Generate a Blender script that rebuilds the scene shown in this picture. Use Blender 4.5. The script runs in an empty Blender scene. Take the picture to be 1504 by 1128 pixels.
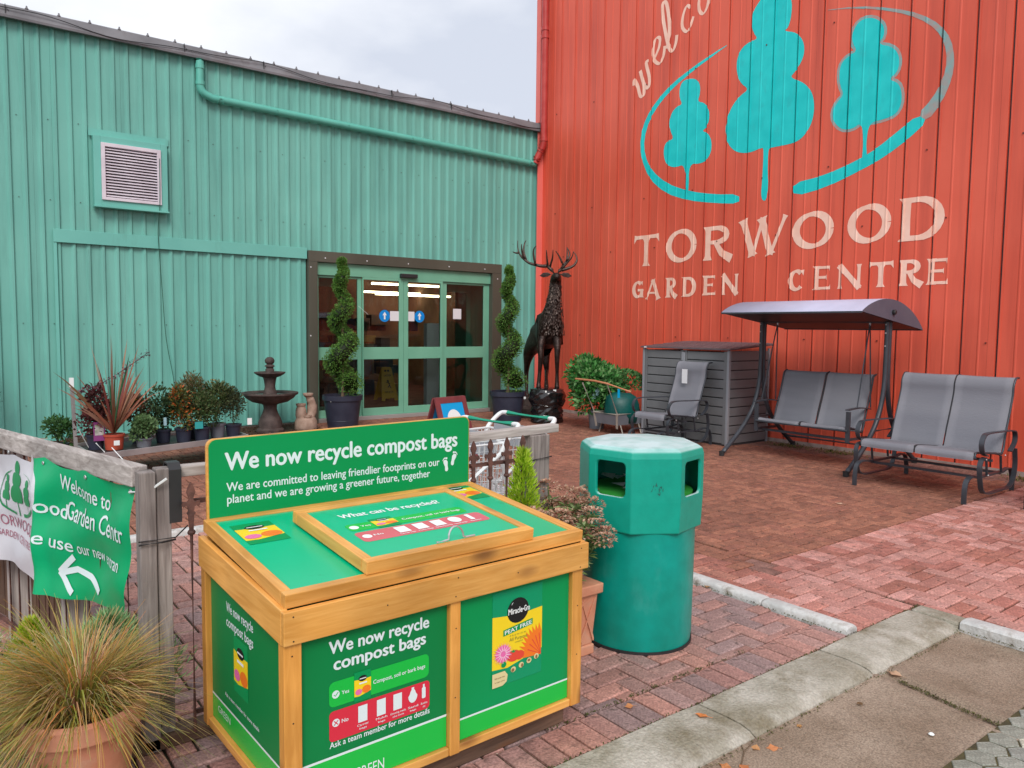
import bpy, bmesh, math, random
from mathutils import Vector, Matrix, noise
random.seed(7)
R = math.radians
sc = bpy.context.scene
COL = sc.collection

# ---------------------------------------------------------------- camera
cam_data = bpy.data.cameras.new('camera')
cam = bpy.data.objects.new('camera', cam_data)
COL.objects.link(cam)
CAM = Vector((-9.809, -11.975, 1.6))
_yaw, _pit, _roll = R(52.6), math.atan(81/1120.0), 0.0116
_fh = Vector((math.cos(_yaw), math.sin(_yaw), 0)); _r0 = Vector((math.sin(_yaw), -math.cos(_yaw), 0))
_fw = _fh*math.cos(_pit) - Vector((0, 0, 1))*math.sin(_pit)
_u0 = _r0.cross(_fw)
_r = _r0*math.cos(_roll) + _u0*math.sin(_roll); _u = -_r0*math.sin(_roll) + _u0*math.cos(_roll)
cam.matrix_world = Matrix(((_r.x, _u.x, -_fw.x, CAM.x), (_r.y, _u.y, -_fw.y, CAM.y), (_r.z, _u.z, -_fw.z, CAM.z), (0, 0, 0, 1)))
cam_data.sensor_width = 36.0
cam_data.lens = 1120/1504*36.0
cam_data.clip_start = 0.05; cam_data.clip_end = 500
sc.camera = cam

# ---------------------------------------------------------------- sky and sun
SUN_EL, SUN_AZ = 42.0, 238.0      # soft light from behind the camera, compass angle of the sun (from +X, counter clockwise)
w = bpy.data.worlds.new('World'); sc.world = w; w.use_nodes = True
nt = w.node_tree; nt.nodes.clear(); N = nt.nodes.new; L = nt.links.new
out = N('ShaderNodeOutputWorld'); bg = N('ShaderNodeBackground'); bg.inputs[1].default_value = 0.12
sky = N('ShaderNodeTexSky'); sky.sky_type = 'NISHITA'; sky.sun_disc = False
sky.sun_elevation = R(SUN_EL); sky.sun_rotation = R(90-SUN_AZ); sky.air_density = 1.0; sky.dust_density = 2.0
tc = N('ShaderNodeTexCoord'); mp = N('ShaderNodeMapping'); mp.inputs['Scale'].default_value = (1.0, 1.0, 2.2)
n1 = N('ShaderNodeTexNoise'); n1.inputs['Scale'].default_value = 2.2; n1.inputs['Detail'].default_value = 7; n1.inputs['Roughness'].default_value = 0.5
n2 = N('ShaderNodeTexNoise'); n2.inputs['Scale'].default_value = 1.3; n2.inputs['Detail'].default_value = 5
r1 = N('ShaderNodeValToRGB'); r1.color_ramp.elements[0].position = 0.36; r1.color_ramp.elements[0].color = (4.3, 4.6, 5.3, 1)
r1.color_ramp.elements[1].position = 0.62; r1.color_ramp.elements[1].color = (6.9, 7.0, 7.25, 1)
r2 = N('ShaderNodeValToRGB'); r2.color_ramp.elements[0].position = 0.30; r2.color_ramp.elements[0].color = (.75, .75, .75, 1)
r2.color_ramp.elements[1].position = 0.48; r2.color_ramp.elements[1].color = (.97, .97, .97, 1)
mx = N('ShaderNodeMix'); mx.data_type = 'RGBA'
L(tc.outputs['Generated'], mp.inputs['Vector']); L(mp.outputs[0], n1.inputs['Vector']); L(mp.outputs[0], n2.inputs['Vector'])
L(n1.outputs[0], r1.inputs[0]); L(n2.outputs[0], r2.inputs[0]); L(r2.outputs[0], mx.inputs[0])
L(sky.outputs[0], mx.inputs[6]); L(r1.outputs[0], mx.inputs[7]); L(mx.outputs[2], bg.inputs[0]); L(bg.outputs[0], out.inputs[0])

sl = bpy.data.lights.new('sun', 'SUN'); sl.energy = 1.5; sl.angle = R(24); sl.color = (1, .96, .9)
so = bpy.data.objects.new('sun', sl); COL.objects.link(so)
sd = Vector((math.cos(R(SUN_EL))*math.cos(R(SUN_AZ)), math.cos(R(SUN_EL))*math.sin(R(SUN_AZ)), math.sin(R(SUN_EL))))
so.rotation_euler = sd.to_track_quat('Z', 'Y').to_euler()
sc.view_settings.view_transform = 'Standard'; sc.view_settings.look = 'None'
sc.view_settings.exposure = 0.45; sc.view_settings.gamma = 1.0; sc.view_settings.use_curve_mapping = False

# ---------------------------------------------------------------- helpers
X, Y, Z = Vector((1, 0, 0)), Vector((0, 1, 0)), Vector((0, 0, 1))
V = Vector
def lerp(a, b, t): return a + (b-a)*t
def frame_of(d, upv=None):
    d = d.normalized(); upv = upv or (Z if abs(d.z) < .95 else X)
    s = d.cross(upv).normalized(); return d, s, s.cross(d).normalized()
class M:
    """collects plain geometry and links it as one mesh object"""
    def __init__(s): s.v = []; s.f = []; s.c = []; s.cur = (1, 1, 1)
    def add(s, vs, fs):
        b = len(s.v); s.v += [tuple(p) for p in vs]; s.c += [s.cur]*len(vs); s.f += [tuple(i+b for i in f) for f in fs]
    def box(s, p, q, m=None):
        x0, y0, z0 = p; x1, y1, z1 = q
        vs = [V(c) for c in ((x0,y0,z0),(x1,y0,z0),(x1,y1,z0),(x0,y1,z0),(x0,y0,z1),(x1,y0,z1),(x1,y1,z1),(x0,y1,z1))]
        if m: vs = [m @ p for p in vs]
        s.add(vs, [(0,3,2,1),(4,5,6,7),(0,1,5,4),(1,2,6,5),(2,3,7,6),(3,0,4,7)]); return s
    def bar(s, p, q, wd, ht, upv=None):
        p, q = V(p), V(q); d, sd, u = frame_of(q-p, V(upv) if upv else None)
        a, b = sd*wd/2, u*ht/2
        s.add([p-a-b, p+a-b, p+a+b, p-a+b, q-a-b, q+a-b, q+a+b, q-a+b], [(0,1,2,3),(7,6,5,4),(0,4,5,1),(1,5,6,2),(2,6,7,3),(3,7,4,0)]); return s
    def tube(s, pts, r, n=8, cap=True, flat=None, closed=False):
        pts = [V(p) for p in pts]; k = len(pts)
        rs = r if isinstance(r, (list, tuple)) else [r]*k
        vs = []; prev = None
        for i, p in enumerate(pts):
            if closed: d = pts[(i+1) % k]-pts[i-1]
            else: d = pts[min(i+1, k-1)]-pts[max(i-1, 0)]
            d = d.normalized()
            if prev is None: _, a, b = frame_of(d)
            else:
                a = prev - d*prev.dot(d)
                a = a.normalized() if a.length > 1e-6 else frame_of(d)[1]; b = d.cross(a)
            prev = a
            for j in range(n):
                t = 2*math.pi*j/n
                vs.append(p + a*math.cos(t)*rs[i] + b*math.sin(t)*rs[i]*(flat or 1))
        fs = []
        for i in range(k if closed else k-1):
            i2 = (i+1) % k
            for j in range(n):
                fs.append((i*n+j, i*n+(j+1) % n, i2*n+(j+1) % n, i2*n+j))
        if cap and not closed: fs += [tuple(range(n-1, -1, -1)), tuple(range((k-1)*n, k*n))]
        s.add(vs, fs); return s
    def strap(s, pts, side, wd, th):
        """flat bar swept along pts; side = direction of its width"""
        pts = [V(p) for p in pts]; side = V(side).normalized(); k = len(pts); vs = []
        for i, p in enumerate(pts):
            d = (pts[min(i+1, k-1)]-pts[max(i-1, 0)]).normalized(); nrm = side.cross(d).normalized()
            for a, b in ((-1,-1),(1,-1),(1,1),(-1,1)): vs.append(p + side*a*wd/2 + nrm*b*th/2)
        fs = [(0,1,2,3), tuple((k-1)*4+j for j in (3,2,1,0))]
        for i in range(k-1):
            for j in range(4): fs.append((i*4+j, (i+1)*4+j, (i+1)*4+(j+1) % 4, i*4+(j+1) % 4))
        s.add(vs, fs); return s
    def lathe(s, prof, n=20, c=(0,0,0), ph=0, sx=1, sy=1):
        c = V(c); vs = []
        for r, z in prof:
            for j in range(n):
                t = 2*math.pi*j/n+ph; vs.append(c+V((r*math.cos(t)*sx, r*math.sin(t)*sy, z)))
        fs = []
        for i in range(len(prof)-1):
            for j in range(n): fs.append((i*n+j, i*n+(j+1) % n, (i+1)*n+(j+1) % n, (i+1)*n+j))
        fs += [tuple(range(n-1, -1, -1)), tuple(range((len(prof)-1)*n, len(prof)*n))]
        s.add(vs, fs); return s
    def prism(s, poly, fn, d0, d1):
        """poly: 2D outline, fn(u,v,d) -> point"""
        n = len(poly)
        s.add([fn(u, v, d0) for u, v in poly]+[fn(u, v, d1) for u, v in poly],
              [tuple(range(n-1, -1, -1)), tuple(range(n, 2*n))]+[(i, (i+1) % n, n+(i+1) % n, n+i) for i in range(n)]); return s
    def blade(s, pts, wd, side):
        """grass blade / long leaf: ribbon of quads narrowing to the tip"""
        pts = [V(p) for p in pts]; k = len(pts); side = V(side); vs = []
        for i, p in enumerate(pts):
            t = i/(k-1); h = wd*.5*(1-t**2)*(0.6+min(1, t*4)*.4)+.0004
            vs += [p-side*h, p+side*h]
        s.add(vs, [(2*i, 2*i+1, 2*i+3, 2*i+2) for i in range(k-1)]); return s
    def leaf(s, p, d, up, ln, wd):
        d = d.normalized(); sd = d.cross(up)
        sd = sd.normalized() if sd.length > 1e-5 else frame_of(d)[1]
        m = p+d*ln*.45
        u = sd.cross(d)
        s.add([p, m+sd*wd*.5+u*ln*.06, p+d*ln-u*ln*.1, m-sd*wd*.5+u*ln*.06, ], [(0,1,2),(0,2,3)]); return s
    def build(s, name, mt, parent=None, loc=None, smooth=False, bevel=0, seg=2, auto=None):
        me = bpy.data.meshes.new(name); me.from_pydata(s.v, [], s.f)
        if any(c != (1,1,1) for c in s.c):
            ca = me.color_attributes.new('Col', 'FLOAT_COLOR', 'POINT')
            buf = []
            for c in s.c: buf += [c[0], c[1], c[2], 1.0]
            ca.data.foreach_set('color', buf)
        if mt: me.materials.append(mt)
        if smooth: me.polygons.foreach_set('use_smooth', [True]*len(me.polygons))
        me.update()
        if auto is not None:
            me.polygons.foreach_set('use_smooth', [True]*len(me.polygons)); me.set_sharp_from_angle(angle=R(auto))
        o = bpy.data.objects.new(name, me); COL.objects.link(o)
        if parent: o.parent = parent
        if loc: o.location = loc
        if bevel:
            b = o.modifiers.new('bevel', 'BEVEL'); b.width = bevel; b.segments = seg; b.limit_method = 'ANGLE'; b.angle_limit = R(40)
        return o
def tag(o, label=None, cat=None, group=None, kind=None):
    if label: o['label'] = label
    if cat: o['category'] = cat
    if group: o['group'] = group
    if kind: o['kind'] = kind
    return o
def thing(name, label, cat, loc=(0,0,0), rz=0, group=None):
    o = bpy.data.objects.new(name, None); COL.objects.link(o); o.empty_display_size = .1
    o.location = loc; o.rotation_euler = (0, 0, rz)
    return tag(o, label, cat, group)
def twin(o, parent=None, name=None):
    c = o.copy(); COL.objects.link(c)
    if parent: c.parent = parent
    for ch in list(o.children): twin(ch, c)
    return c
def bez(pts, n=6):
    """smooth curve through points (Catmull-Rom)"""
    pts = [V(p) for p in pts]; o = []
    for i in range(len(pts)-1):
        p0 = pts[max(i-1, 0)]; p1 = pts[i]; p2 = pts[i+1]; p3 = pts[min(i+2, len(pts)-1)]
        for k in range(n):
            t = k/n
            o.append(.5*((2*p1)+(p2-p0)*t+(2*p0-5*p1+4*p2-p3)*t*t+(3*p1-p0-3*p2+p3)*t**3))
    return o+[pts[-1]]

# ---------------------------------------------------------------- materials
def mat(name, c1, c2=None, scale=4.0, rough=.6, metal=0.0, bump=0.0, bscale=60.0, stretch=(1,1,1), attr=False, objcol=False,
        coat=0.0, spec=.4, dirt=None, speck=None, lo=.35, hi=.65, rvar=0.0, dust_sheen=None, trans=0.0, bstretch=None):
    m = bpy.data.materials.new(name); m.use_nodes = True; nt = m.node_tree; N = nt.nodes.new; L = nt.links.new
    b = nt.nodes['Principled BSDF']; b.inputs['Roughness'].default_value = rough; b.inputs['Metallic'].default_value = metal
    b.inputs['Coat Weight'].default_value = coat; b.inputs['Specular IOR Level'].default_value = spec
    tc = N('ShaderNodeTexCoord'); mp = N('ShaderNodeMapping'); mp.inputs['Scale'].default_value = stretch
    L(tc.outputs['Object'], mp.inputs['Vector'])
    no = N('ShaderNodeTexNoise'); no.inputs['Scale'].default_value = scale; no.inputs['Detail'].default_value = 6
    L(mp.outputs[0], no.inputs['Vector'])
    cr = N('ShaderNodeValToRGB'); cr.color_ramp.elements[0].position = lo; cr.color_ramp.elements[1].position = hi
    cr.color_ramp.elements[0].color = (*c1, 1); cr.color_ramp.elements[1].color = (*(c2 or c1), 1)
    L(no.outputs[0], cr.inputs[0]); colour = cr.outputs[0]
    def mixc(a, bcol, fac, mode='MIX', facv=1.0):
        x = N('ShaderNodeMix'); x.data_type = 'RGBA'; x.blend_type = mode
        if fac is None: x.inputs[0].default_value = facv
        else: L(fac, x.inputs[0])
        L(a, x.inputs[6])
        if isinstance(bcol, tuple): x.inputs[7].default_value = (*bcol, 1)
        else: L(bcol, x.inputs[7])
        return x.outputs[2]
    if attr:
        at = N('ShaderNodeAttribute'); at.attribute_name = 'Col'; colour = mixc(colour, at.outputs['Color'], None, 'MULTIPLY')
    if objcol:
        oi = N('ShaderNodeObjectInfo'); colour = mixc(colour, oi.outputs['Color'], None, 'MULTIPLY')
    if dirt:      # (colour, scale, stretch, threshold lo, hi)
        dc, ds, dst, dl, dh = dirt
        m2 = N('ShaderNodeMapping'); m2.inputs['Scale'].default_value = dst; L(tc.outputs['Object'], m2.inputs['Vector'])
        n2 = N('ShaderNodeTexNoise'); n2.inputs['Scale'].default_value = ds; n2.inputs['Detail'].default_value = 7; n2.inputs['Roughness'].default_value = .65
        L(m2.outputs[0], n2.inputs['Vector'])
        mr = N('ShaderNodeMapRange'); mr.inputs[1].default_value = dl; mr.inputs[2].default_value = dh; L(n2.outputs[0], mr.inputs[0])
        colour = mixc(colour, dc, mr.outputs[0])
    if speck:     # (scale, low, high): fine grain of light and dark
        n6 = N('ShaderNodeTexNoise'); n6.inputs['Scale'].default_value = speck[0]; n6.inputs['Detail'].default_value = 3; L(tc.outputs['Object'], n6.inputs['Vector'])
        m6 = N('ShaderNodeMapRange'); m6.inputs[1].default_value = .34; m6.inputs[2].default_value = .66; m6.inputs[3].default_value = speck[1]; m6.inputs[4].default_value = speck[2]; L(n6.outputs[0], m6.inputs[0])
        h6 = N('ShaderNodeHueSaturation'); L(colour, h6.inputs['Color']); L(m6.outputs[0], h6.inputs['Value']); colour = h6.outputs[0]
    if dust_sheen:      # (colour, amount): dusty film plus painted sky reflection on faces that look up
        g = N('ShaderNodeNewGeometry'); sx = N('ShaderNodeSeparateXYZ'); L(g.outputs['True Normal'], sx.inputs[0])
        mr = N('ShaderNodeMapRange'); mr.inputs[1].default_value = .5; mr.inputs[2].default_value = .98; mr.inputs[4].default_value = dust_sheen[1]; L(sx.outputs[2], mr.inputs[0])
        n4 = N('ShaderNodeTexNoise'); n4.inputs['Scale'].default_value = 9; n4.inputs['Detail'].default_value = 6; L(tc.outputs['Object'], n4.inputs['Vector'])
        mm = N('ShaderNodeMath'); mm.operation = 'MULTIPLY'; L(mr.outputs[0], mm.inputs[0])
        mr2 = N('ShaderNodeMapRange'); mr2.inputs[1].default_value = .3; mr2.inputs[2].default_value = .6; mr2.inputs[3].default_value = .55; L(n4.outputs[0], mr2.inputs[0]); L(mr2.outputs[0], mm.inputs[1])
        colour = mixc(colour, dust_sheen[0], mm.outputs[0])
    L(colour, b.inputs['Base Color'])
    if rvar:
        mr = N('ShaderNodeMapRange'); mr.inputs[3].default_value = rough-rvar; mr.inputs[4].default_value = rough+rvar; L(no.outputs[0], mr.inputs[0]); L(mr.outputs[0], b.inputs['Roughness'])
    if bump:
        n3 = N('ShaderNodeTexNoise'); n3.inputs['Scale'].default_value = bscale; n3.inputs['Detail'].default_value = 5
        if bstretch:
            m3 = N('ShaderNodeMapping'); m3.inputs['Scale'].default_value = bstretch; L(tc.outputs['Object'], m3.inputs['Vector']); L(m3.outputs[0], n3.inputs['Vector'])
        else: L(mp.outputs[0], n3.inputs['Vector'])
        bp = N('ShaderNodeBump'); bp.inputs['Strength'].default_value = bump; bp.inputs['Distance'].default_value = .01
        L(n3.outputs[0], bp.inputs['Height']); L(bp.outputs[0], b.inputs['Normal'])
    if trans:
        b.inputs['Transmission Weight'].default_value = trans
    m.diffuse_color = (*c1, 1)
    return m
def leafmat(name, rough=.55):
    """leaf colours come from the vertex colours of the leaves; a little light shines through"""
    m = bpy.data.materials.new(name); m.use_nodes = True; nt = m.node_tree; N = nt.nodes.new; L = nt.links.new
    b = nt.nodes['Principled BSDF']; b.inputs['Roughness'].default_value = rough; b.inputs['Specular IOR Level'].default_value = .35
    at = N('ShaderNodeAttribute'); at.attribute_name = 'Col'; L(at.outputs['Color'], b.inputs['Base Color'])
    tr = N('ShaderNodeBsdfTranslucent'); L(at.outputs['Color'], tr.inputs['Color'])
    mx = N('ShaderNodeMixShader'); mx.inputs[0].default_value = .22
    L(b.outputs[0], mx.inputs[1]); L(tr.outputs[0], mx.inputs[2]); L(mx.outputs[0], nt.nodes['Material Output'].inputs[0])
    return m
def wood(name, c1, c2, axis, grain=14.0, rough=.45, knots=(.2,.07,.02), bump=.15, coat=.15, kd=.23):
    m = bpy.data.materials.new(name); m.use_nodes = True; nt = m.node_tree; N = nt.nodes.new; L = nt.links.new
    b = nt.nodes['Principled BSDF']; b.inputs['Roughness'].default_value = rough; b.inputs['Coat Weight'].default_value = coat; b.inputs['Coat Roughness'].default_value = .3
    tc = N('ShaderNodeTexCoord'); oi = N('ShaderNodeObjectInfo')
    ad = N('ShaderNodeVectorMath'); ad.operation = 'ADD'; L(tc.outputs['Object'], ad.inputs[0])
    sc_ = N('ShaderNodeVectorMath'); sc_.operation = 'SCALE'; sc_.inputs[3].default_value = 7.3
    cb = N('ShaderNodeCombineXYZ'); L(oi.outputs['Random'], cb.inputs[0]); L(oi.outputs['Random'], cb.inputs[1]); L(oi.outputs['Random'], cb.inputs[2])
    L(cb.outputs[0], sc_.inputs[0]); L(sc_.outputs[0], ad.inputs[1])
    st = [1.0, 1.0, 1.0]; st[axis] = .07
    mp = N('ShaderNodeMapping'); mp.inputs['Scale'].default_value = st; L(ad.outputs[0], mp.inputs['Vector'])
    no = N('ShaderNodeTexNoise'); no.inputs['Scale'].default_value = grain*4; no.inputs['Detail'].default_value = 8; no.inputs['Roughness'].default_value = .6; no.inputs['Distortion'].default_value = .6
    L(mp.outputs[0], no.inputs['Vector'])
    cr = N('ShaderNodeValToRGB'); cr.color_ramp.elements[0].position = .3; cr.color_ramp.elements[0].color = (*c1, 1); cr.color_ramp.elements[1].position = .7; cr.color_ramp.elements[1].color = (*c2, 1)
    L(no.outputs[0], cr.inputs[0])
    st2 = [1.0, 1.0, 1.0]; st2[axis] = .45
    m2 = N('ShaderNodeMapping'); m2.inputs['Scale'].default_value = st2; L(ad.outputs[0], m2.inputs['Vector'])
    vo = N('ShaderNodeTexVoronoi'); vo.inputs['Scale'].default_value = 6.5; vo.inputs['Randomness'].default_value = 1; L(m2.outputs[0], vo.inputs['Vector'])
    mr = N('ShaderNodeMapRange'); mr.inputs[1].default_value = kd; mr.inputs[2].default_value = kd*.35; mr.inputs[3].default_value = 0; mr.inputs[4].default_value = .75; L(vo.outputs['Distance'], mr.inputs[0])
    mx = N('ShaderNodeMix'); mx.data_type = 'RGBA'; L(mr.outputs[0], mx.inputs[0]); L(cr.outputs[0], mx.inputs[6]); mx.inputs[7].default_value = (*knots, 1)
    n5 = N('ShaderNodeTexNoise'); n5.inputs['Scale'].default_value = 2.5; L(ad.outputs[0], n5.inputs['Vector'])
    mr5 = N('ShaderNodeMapRange'); mr5.inputs[1].default_value = .3; mr5.inputs[2].default_value = .7; mr5.inputs[3].default_value = .72; mr5.inputs[4].default_value = 1.15; L(n5.outputs[0], mr5.inputs[0])
    hs = N('ShaderNodeHueSaturation'); L(mx.outputs[2], hs.inputs['Color']); L(mr5.outputs[0], hs.inputs['Value'])
    L(hs.outputs[0], b.inputs['Base Color'])
    bp = N('ShaderNodeBump'); bp.inputs['Strength'].default_value = bump; bp.inputs['Distance'].default_value = .004; L(no.outputs[0], bp.inputs['Height']); L(bp.outputs[0], b.inputs['Normal'])
    return m
def glassmat(name, tint=(.9,.95,.93), refl=1.0):
    m = bpy.data.materials.new(name); m.use_nodes = True; nt = m.node_tree; nt.nodes.clear(); N = nt.nodes.new; L = nt.links.new
    o = N('ShaderNodeOutputMaterial'); t = N('ShaderNodeBsdfTransparent'); t.inputs[0].default_value = (*tint, 1)
    g = N('ShaderNodeBsdfGlossy'); g.inputs['Roughness'].default_value = .02; fr = N('ShaderNodeFresnel'); fr.inputs[0].default_value = 1.45
    x = N('ShaderNodeMixShader'); L(fr.outputs[0], x.inputs[0]); L(t.outputs[0], x.inputs[1]); L(g.outputs[0], x.inputs[2]); L(x.outputs[0], o.inputs[0])
    return m
def emit(name, c, s):
    m = bpy.data.materials.new(name); m.use_nodes = True; b = m.node_tree.nodes['Principled BSDF']
    b.inputs['Base Color'].default_value = (*c, 1); b.inputs['Emission Color'].default_value = (*c, 1); b.inputs['Emission Strength'].default_value = s
    return m

GREEN_WALL = mat('green painted sheet metal', (.145,.425,.36), (.18,.485,.41), scale=.7, rough=.42, bump=.04, bscale=3, dirt=((.09,.25,.215), 2.6, (1.8,1.8,.12), .47, .88))
GREEN_TRIM = mat('green painted flashing', (.145,.46,.395), (.17,.51,.435), scale=1.5, rough=.4, dirt=((.09,.25,.19), 3, (1,1,.3), .58, .95))
GREEN_PIPE = mat('green painted pipe', (.10,.43,.35), (.13,.48,.39), scale=3, rough=.3)
RED_WALL = mat('red painted sheet metal', (.70,.098,.052), (.78,.13,.075), scale=.6, rough=.42, bump=.05, bscale=3, dirt=((.42,.055,.035), 2.4, (1.8,1.8,.10), .47, .88))
RED_TRIM = mat('red painted corner trim', (.80,.17,.14), (.84,.2,.16), scale=2, rough=.45)
RED_PIPE = mat('dark red painted pipe', (.42,.035,.03), (.50,.06,.05), scale=6, rough=.35, dirt=((.25,.10,.08), 12, (1,1,1), .6, .85))
FASCIA = mat('grey roof sheet', (.15,.148,.16), (.24,.238,.255), scale=2, rough=.6, dirt=((.10,.08,.08), 4, (1,1,1), .5, .8))
DARK = mat('black plastic', (.02,.02,.022), (.03,.03,.032), rough=.5)
PAINT_CREAM = mat('cream wall paint', (.90,.53,.41), (.95,.62,.50), scale=5, rough=.6, dirt=((.82,.34,.25), 22, (1,1,.6), .58, .95))
PAINT_TURQ = mat('turquoise wall paint', (.0,.56,.56), (.01,.64,.63), scale=4, rough=.5, dirt=((.03,.40,.42), 6, (1,1,.5), .55, .95))
PAINT_FAINT = mat('thin turquoise wall paint', (.20,.42,.42), (.45,.28,.25), scale=6, rough=.5)
FRAME_BROWN = mat('olive brown door surround', (.072,.070,.052), (.10,.097,.074), scale=1.2, rough=.5, stretch=(1,1,.3))
DOOR_GREEN = mat('sage green door frame', (.16,.42,.29), (.19,.47,.33), scale=2, rough=.35)
GLASS = glassmat('door glass', (.80,.86,.84))
WHITE = mat('white print', (.82,.86,.86), rough=.5)
WHITE_PAPER = mat('white paper', (.75,.75,.78), rough=.7)
CONCRETE_WHITE = mat('white painted kerb', (.50,.50,.49), (.74,.74,.73), scale=9, rough=.8, bump=.6, bscale=50, dirt=((.20,.17,.13), 9, (1,1,1), .48, .72))
# ================================================================ GROUND
JOINT = mat('sandy moss joint filling', (.035,.026,.016), (.065,.055,.025), scale=6, rough=.95, bump=.5, bscale=120)
def brickmat(name, **k):
    return mat(name, (.70,.69,.70), (1.14,1.12,1.12), scale=13, rough=.78, bump=.55, bscale=70, lo=.3, hi=.66, dirt=((.075,.052,.042), 19, (1,1,1), .54, .74), speck=(95,.74,1.22), rvar=.1, **k)
BRICK_ATTR = brickmat('clay paver surface', attr=True)
BRICK_OBJ = brickmat('clay paver surface single', objcol=True)
def project(p):
    q = p-CAM; z = q.dot(_fw)
    if z < .2: return None
    return 752+1120*q.dot(_r)/z, 564-1120*q.dot(_u)/z, z
land = M(); land.add([(-60,-60,-.07),(60,-60,-.07),(60,60,-.07),(-60,60,-.07)], [(0,1,2,3)])
tag(land.build('ground', mat('dark earth', (.06,.05,.04), (.10,.085,.07), scale=3, rough=.95)), kind='structure')
yard = M(); yard.add([(-11.5,-9.95,-.016),(-5.2,-9.95,-.016),(-5.2,-12.5,-.016),(0,-12.5,-.016),(0,0,-.016),(-11.5,0,-.016)], [(0,1,2,3,4,5)])
yard = tag(yard.build('paved_yard', JOINT), kind='structure')
def brick_mesh(L_, W_):
    m = M(); g = .0058; c = .006; h = .05
    x, y = L_/2-g, W_/2-g
    vs = [(-x,-y,-h),(x,-y,-h),(x,y,-h),(-x,y,-h),(-x,-y,-c),(x,-y,-c),(x,y,-c),(-x,y,-c),(-x+c,-y+c,0),(x-c,-y+c,0),(x-c,y-c,0),(-x+c,y-c,0)]
    m.add(vs, [(8,9,10,11)]+[(i, (i+1) % 4, 4+(i+1) % 4, 4+i) for i in range(4)]+[(4+i, 4+(i+1) % 4, 8+(i+1) % 4, 8+i) for i in range(4)])
    return m
BW = .105
def zone(x, y):
    if x < -5.9 and y < -5.86: return 'C'
    if y < -9.03: return 'B'
    return 'A'
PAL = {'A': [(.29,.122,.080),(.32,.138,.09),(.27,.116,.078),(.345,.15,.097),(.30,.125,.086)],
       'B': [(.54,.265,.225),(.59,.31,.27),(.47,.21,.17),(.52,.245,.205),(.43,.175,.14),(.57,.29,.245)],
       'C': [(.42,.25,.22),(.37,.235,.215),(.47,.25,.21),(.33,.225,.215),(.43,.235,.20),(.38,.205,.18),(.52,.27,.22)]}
rb = random.Random(3)
bricks = []
def put(cx, cy, rot, clip=None):
    hx, hy = (BW/2, BW) if rot else (BW, BW/2)
    x0, x1, y0, y1 = cx-hx, cx+hx, cy-hy, cy+hy
    if clip:
        x0, x1, y0, y1 = max(x0, clip[0]), min(x1, clip[1]), max(y0, clip[2]), min(y1, clip[3])
        if x1-x0 < .022 or y1-y0 < .022: return
    cx, cy = (x0+x1)/2, (y0+y1)/2
    p = project(V((cx, cy, 0)))
    if not p or p[0] < -260 or p[0] > 1760 or p[1] > 1400: return
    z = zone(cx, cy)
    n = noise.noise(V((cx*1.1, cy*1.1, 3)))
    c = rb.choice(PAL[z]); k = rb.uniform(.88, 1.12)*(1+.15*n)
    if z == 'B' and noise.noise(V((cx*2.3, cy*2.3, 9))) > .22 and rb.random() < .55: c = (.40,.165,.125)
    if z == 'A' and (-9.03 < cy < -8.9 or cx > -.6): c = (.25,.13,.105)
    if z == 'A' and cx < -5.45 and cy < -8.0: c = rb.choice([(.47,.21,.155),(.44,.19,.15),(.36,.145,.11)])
    sx, sy = ((y1-y0)/(2*BW), (x1-x0)/BW) if rot else ((x1-x0)/(2*BW), (y1-y0)/BW)
    bricks.append((p[2], cx, cy, rot, tuple(v*k for v in c), sx, sy))
def fill(x0, x1, y0, y1, ox=0, oy=0):
    """90 degree herringbone, cut to the edge of its field"""
    i0, i1 = int((x0-ox)/BW)-3, int((x1-ox)/BW)+3; j0, j1 = int((y0-oy)/BW)-3, int((y1-oy)/BW)+3
    for i in range(i0, i1):
        for j in range(j0, j1):
            d = (i-j) % 4; bx, by = ox+i*BW, oy+j*BW
            if d == 0: put(bx+BW, by+BW/2, 0, (x0, x1, y0, y1))
            elif d == 3: put(bx+BW/2, by+BW, 1, (x0, x1, y0, y1))
def soldier(x0, x1, y0, y1):
    x = x0+BW/2
    while x < x1: put(x, (y0+y1)/2, 1, (x0, x1, y0, y1)); x += BW
soldier(-11.2, -5.99, -9.945, -9.735)
fill(-11.2, -5.99, -9.735, -5.90, ox=-.02, oy=-.03)
soldier(-5.87, -5.20, -9.945, -9.735)
fill(-5.87, -5.20, -9.735, -5.78, ox=.03, oy=.02)
soldier(-5.20, -.02, -9.14, -8.93)
fill(-5.20, -.02, -12.2, -9.14, ox=0, oy=.02)
fill(-5.20, -.02, -8.93, -.02, ox=.03, oy=0)
fill(-11.2, -5.20, -5.78, -1.05, ox=.03, oy=0)
bricks.sort()
proto = None; bm_ = brick_mesh(2*BW, BW); variants = []
for k in range(3):
    o = bm_.build('brick', BRICK_OBJ, yard); variants.append(o)
rest = M(); cnt = 0; pv, pf = bm_.v, bm_.f
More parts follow.
